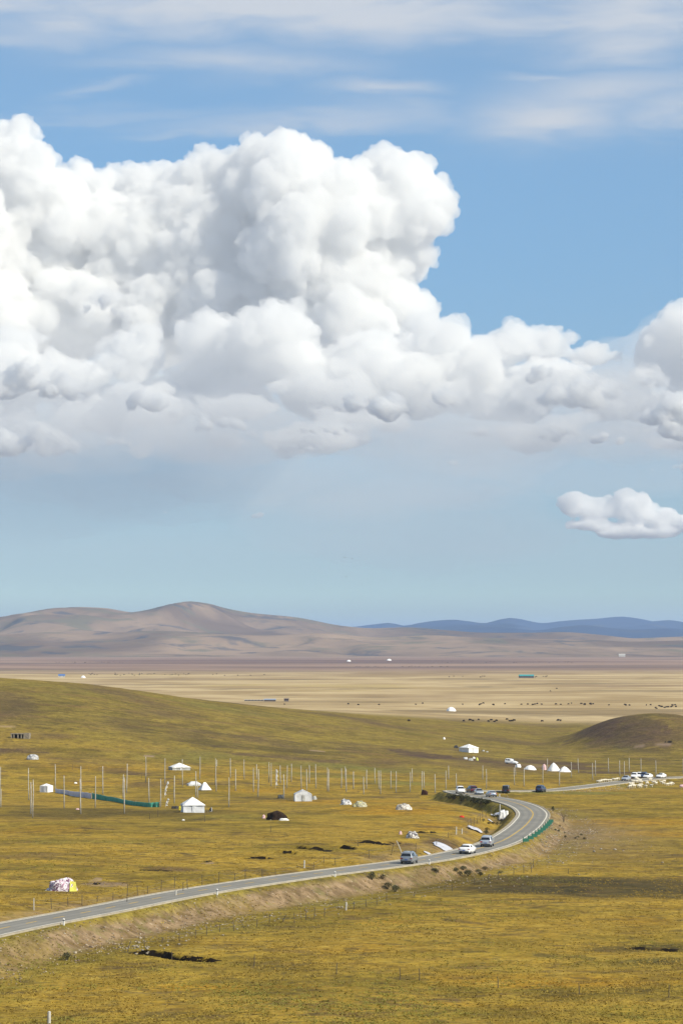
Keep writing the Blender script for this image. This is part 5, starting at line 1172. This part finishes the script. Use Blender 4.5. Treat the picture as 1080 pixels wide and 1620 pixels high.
for k in range(46): rock(rr.gauss(868, 22), rr.gauss(1332, 14), rr.uniform(.12, .34), 'pale rubble stone on the bare slope outside the bend', 'rubble outside the bend')
for k, (u, v, s) in enumerate([(950, 1344, .40), (972, 1345, .42), (939, 1348, .45), (1047, 1365, .3), (915, 1384, .25)]): rock(u, v, s, 'dark cornered boulder lying alone on the grass right of the bend', 'lone boulders right of the bend')
for k in range(30): a = rr.random(); rock(5+a*560, 1512-a*85+rr.gauss(0, 9), rr.uniform(.06, .16), 'small stone on the eroded face of the near road bank', 'small stones on the face of the road bank')
leaf_m, lt, LN, lb_ = mat_base('shrub_leaves'); lo = LN.n('ShaderNodeObjectInfo'); lg = LN.n('ShaderNodeNewGeometry')
lt.links.new(LN.mix(LN.ramp(LN.noise(lg.outputs['Position'], 1.5, 2), .3, .7), (.035, .042, .018), (.10, .095, .05)), lb_.inputs['Base Color'])
twig_m = simple_mat('twigs', (.09, .07, .05), .95, .1)
shrub_d = []
for k in range(4):
    rs = random.Random(k+50); lv, lf = [], []
    for q in range(420):
        th = rs.uniform(0, 6.283); r = rs.random()**.45; h = rs.random()**.7; lob = 1+.35*math.sin(th*3+k); c = Vector((math.cos(th)*r*lob*(1-h*.45), math.sin(th)*r*lob*(1-h*.45), .12+h*.95*(1-.25*r*lob+.15*rs.random()))); s_ = rs.uniform(.05, .12)
        a = Vector((rs.gauss(0, 1), rs.gauss(0, 1), rs.gauss(0, 1))).normalized(); b = a.orthogonal().normalized(); n0 = len(lv); lv += [c-a*s_, c+b*s_*.5, c+a*s_, c-b*s_*.5]; lf.append((n0, n0+1, n0+2, n0+3))
    tb = MB()
    for q in range(9):
        th = q*.7+k; tb.tube([(0, 0, -.1), (math.cos(th)*.3, math.sin(th)*.3, .45), (math.cos(th)*.75, math.sin(th)*.75, .85)], [.04, .025, .01], 4)
    A = MB().add(lv, lf).build('foliage', leaf_m); B_ = tb.build('stem', twig_m); shrub_d.append((A.data, B_.data)); bpy.data.objects.remove(A); bpy.data.objects.remove(B_)
def shrub(u, v, w, h, label, group, dens=True):
    p = place(u, v)
    if road_query(np.array([p.x]), np.array([p.y]))[0][0] < 3.8+w*.4: return
    t = thing('shrub', label, 'shrub', p, rr.uniform(0, 6), group); t.scale = (w/2, w/2, h); A, B_ = shrub_d[rr.randrange(4)]
    for nm, me_ in (('foliage', A), ('stem', B_)):
        if nm == 'foliage' and not dens: continue
        o = bpy.data.objects.new(nm, me_); C.objects.link(o); o.parent = t
for k in range(26):
    a = k/25; shrub(708+a*66+rr.gauss(0, 1.5), 1262+a*10+rr.uniform(-1.5, 3), rr.uniform(1.8, 3.2), rr.uniform(.7, 1.3), 'dark grey green shrub in the thicket below the road inside the bend', 'shrubs below the road inside the bend')
for k in range(14): shrub(rr.uniform(745, 800), rr.uniform(1290, 1326), rr.uniform(.8, 1.6), rr.uniform(.4, .8), 'low brown green shrub by the fence inside the bend', 'low shrubs by the fence inside the bend')
for k, (u, v, w, h, l) in enumerate([(588, 1392, 1.5, 1.1, 'dark round bush at the top of the bank below the road'), (605, 1391, 1.1, .7, 'small dark bush right of the round bush at the top of the bank'), (613, 1407, 1.6, 1.0, 'dark bush half way down the bank, upper one of a pair'), (625, 1411, 1.6, .9, 'dark bush half way down the bank, lower one of a pair'), (106, 1519, 1.3, .8, 'green tuft like bush at the foot of the left end of the bank'), (740, 1386, 2.0, .9, 'widest dark bush in the shadowy hollow of the bank right of centre')]): shrub(u, v, w, h, l, None)
shrub(891, 1301, 1.6, 2.6, 'bare twiggy bush standing just outside the bend', None, False)
shrub(874, 1283, .9, 1.0, 'small dark bush right behind the top of the bend', None)
for k in range(10): shrub(rr.gauss(728, 20), 1386-rr.random()*12+(0), rr.uniform(.7, 1.5), rr.uniform(.35, .6), 'dark scrub in the hollow of the bank right of centre', 'dark scrub in the hollow of the bank')
for k in range(12): a = rr.random(); shrub(860+a*60+rr.gauss(0, 3), 1300+a*30+rr.gauss(0, 5), rr.uniform(.5, 1.0), rr.uniform(.25, .5), 'low dry scrub on the rubble slope outside the bend', 'dry scrub outside the bend')
# clods and gravel on the eroded bank, too many to count
rq = np.random.default_rng(14); nC = 9000
iC = rq.integers(0, 420, nC); oC = 4.0+rq.random(nC)**1.3*9.5; xC = ROAD[iC, 0]+RN[iC, 0]*oC+rq.normal(0, .6, nC); yC = ROAD[iC, 1]+RN[iC, 1]*oC+rq.normal(0, .6, nC)
far_c = rq.random(nC) < .12; xC = np.where(far_c, 45+rq.normal(0, 7, nC), xC); yC = np.where(far_c, 560+rq.normal(0, 30, nC), yC)
dC, sC, _, _ = road_query(xC, yC); okC = (dC > 4.2) & (sC > 0) & (fbm(xC/9, yC/14, 3) > rq.uniform(-.4, .25, nC)); xC, yC = xC[okC], yC[okC]; zC = land(xC, yC); nC = len(xC)
V0, F0 = ico(1); sz = rq.uniform(.04, .13, nC)*np.where(rq.random(nC) < .06, 1.8, 1)
pv_ = V0[None]*(1+rq.uniform(-.3, .3, (nC, len(V0), 1)))*sz[:, None, None]*np.array([1, 1, .7]) + np.stack([xC, yC, zC+sz*.3], 1)[:, None]
pf_ = (F0[None]+np.arange(nC)[:, None, None]*len(V0)).reshape(-1, 3)
cm_, ct_, CN_, cb_ = mat_base('bank_clods'); cg_ = CN_.n('ShaderNodeNewGeometry'); ct_.links.new(CN_.mix(CN_.ramp(CN_.noise(cg_.outputs['Position'], .9, 3), .35, .68), (.13, .09, .055), (.40, .34, .26)), cb_.inputs['Base Color'])
tag(link_mesh('bank_gravel', pv_.reshape(-1, 3), pf_, cm_, smooth=False), 'clods and gravel strewn over the eroded road bank', 'gravel', kind='stuff')
# dead grass tussocks: one countless mass of real blades over the near field and the banks
rg = np.random.default_rng(4); NT_ = 60000
vv_ = HZ+300+ (602-300+10)*rg.random(NT_)**.8; hh_ = CAMZ-10; uu_ = rg.uniform(-30, 1110, NT_)
yy_ = FOC*np.interp(vv_, [1300, 1360, 1620], [35.5, 35.3, 34.0])/(vv_-HZ); xx_ = (uu_-540)*yy_/FOC
dd_, _, _, _ = road_query(xx_, yy_); ok = dd_ > 4.1; xx_, yy_ = xx_[ok], yy_[ok]
cl_ = fbm(xx_/5, yy_/7, 3) + fbm(xx_/30, yy_/30, 2)*.5; ok = cl_ > rg.uniform(-.5, .25, len(cl_)); xx_, yy_ = xx_[ok], yy_[ok]; zz_ = land(xx_, yy_)
n = len(xx_); B = 5; ang = rg.uniform(0, 6.28, (n, B)); hb = rg.uniform(.05, .15, (n, 1))*rg.uniform(.6, 1.2, (n, B)); lean_ = rg.uniform(.8, 2.2, (n, B))*hb; wd = rg.uniform(.05, .11, (n, B))
cx = xx_[:, None]+rg.normal(0, .09, (n, B)); cy = yy_[:, None]+rg.normal(0, .09, (n, B)); cz_ = np.repeat(zz_[:, None], B, 1)-.03
ca, sa = np.cos(ang), np.sin(ang)
P0 = np.stack([cx-sa*wd, cy+ca*wd, cz_], -1); P1 = np.stack([cx+sa*wd, cy-ca*wd, cz_], -1); P2 = np.stack([cx+ca*lean_, cy+sa*lean_, cz_+hb], -1)
tv = np.stack([P0, P1, P2], 2).reshape(-1, 3); tf = np.arange(len(tv)).reshape(-1, 3)
gm, gt, GN, gb = mat_base('dry_grass_blades'); gg = GN.n('ShaderNodeNewGeometry'); gP = gg.outputs['Position']
gc = GN.mix(GN.ramp(GN.noise(gP, 1/6.0, 3), .35, .65), (.22, .15, .032), (.35, .24, .05)); gc = GN.mix(GN.ramp(GN.noise(gP, 1/23.0, 4), .45, .62), gc, (.20, .18, .04)); gc = GN.mix(GN.ramp(GN.noise(gP, 2.0, 2), .55, .75, 0, .7), gc, (.14, .095, .035))
gt.links.new(gc, gb.inputs['Base Color']); gb.inputs['Specular IOR Level'].default_value = .05
go = link_mesh('dry_grass', tv, tf, gm, smooth=False); tag(go, 'dry yellow brown grass tussocks over the near pasture', 'grass', kind='stuff')
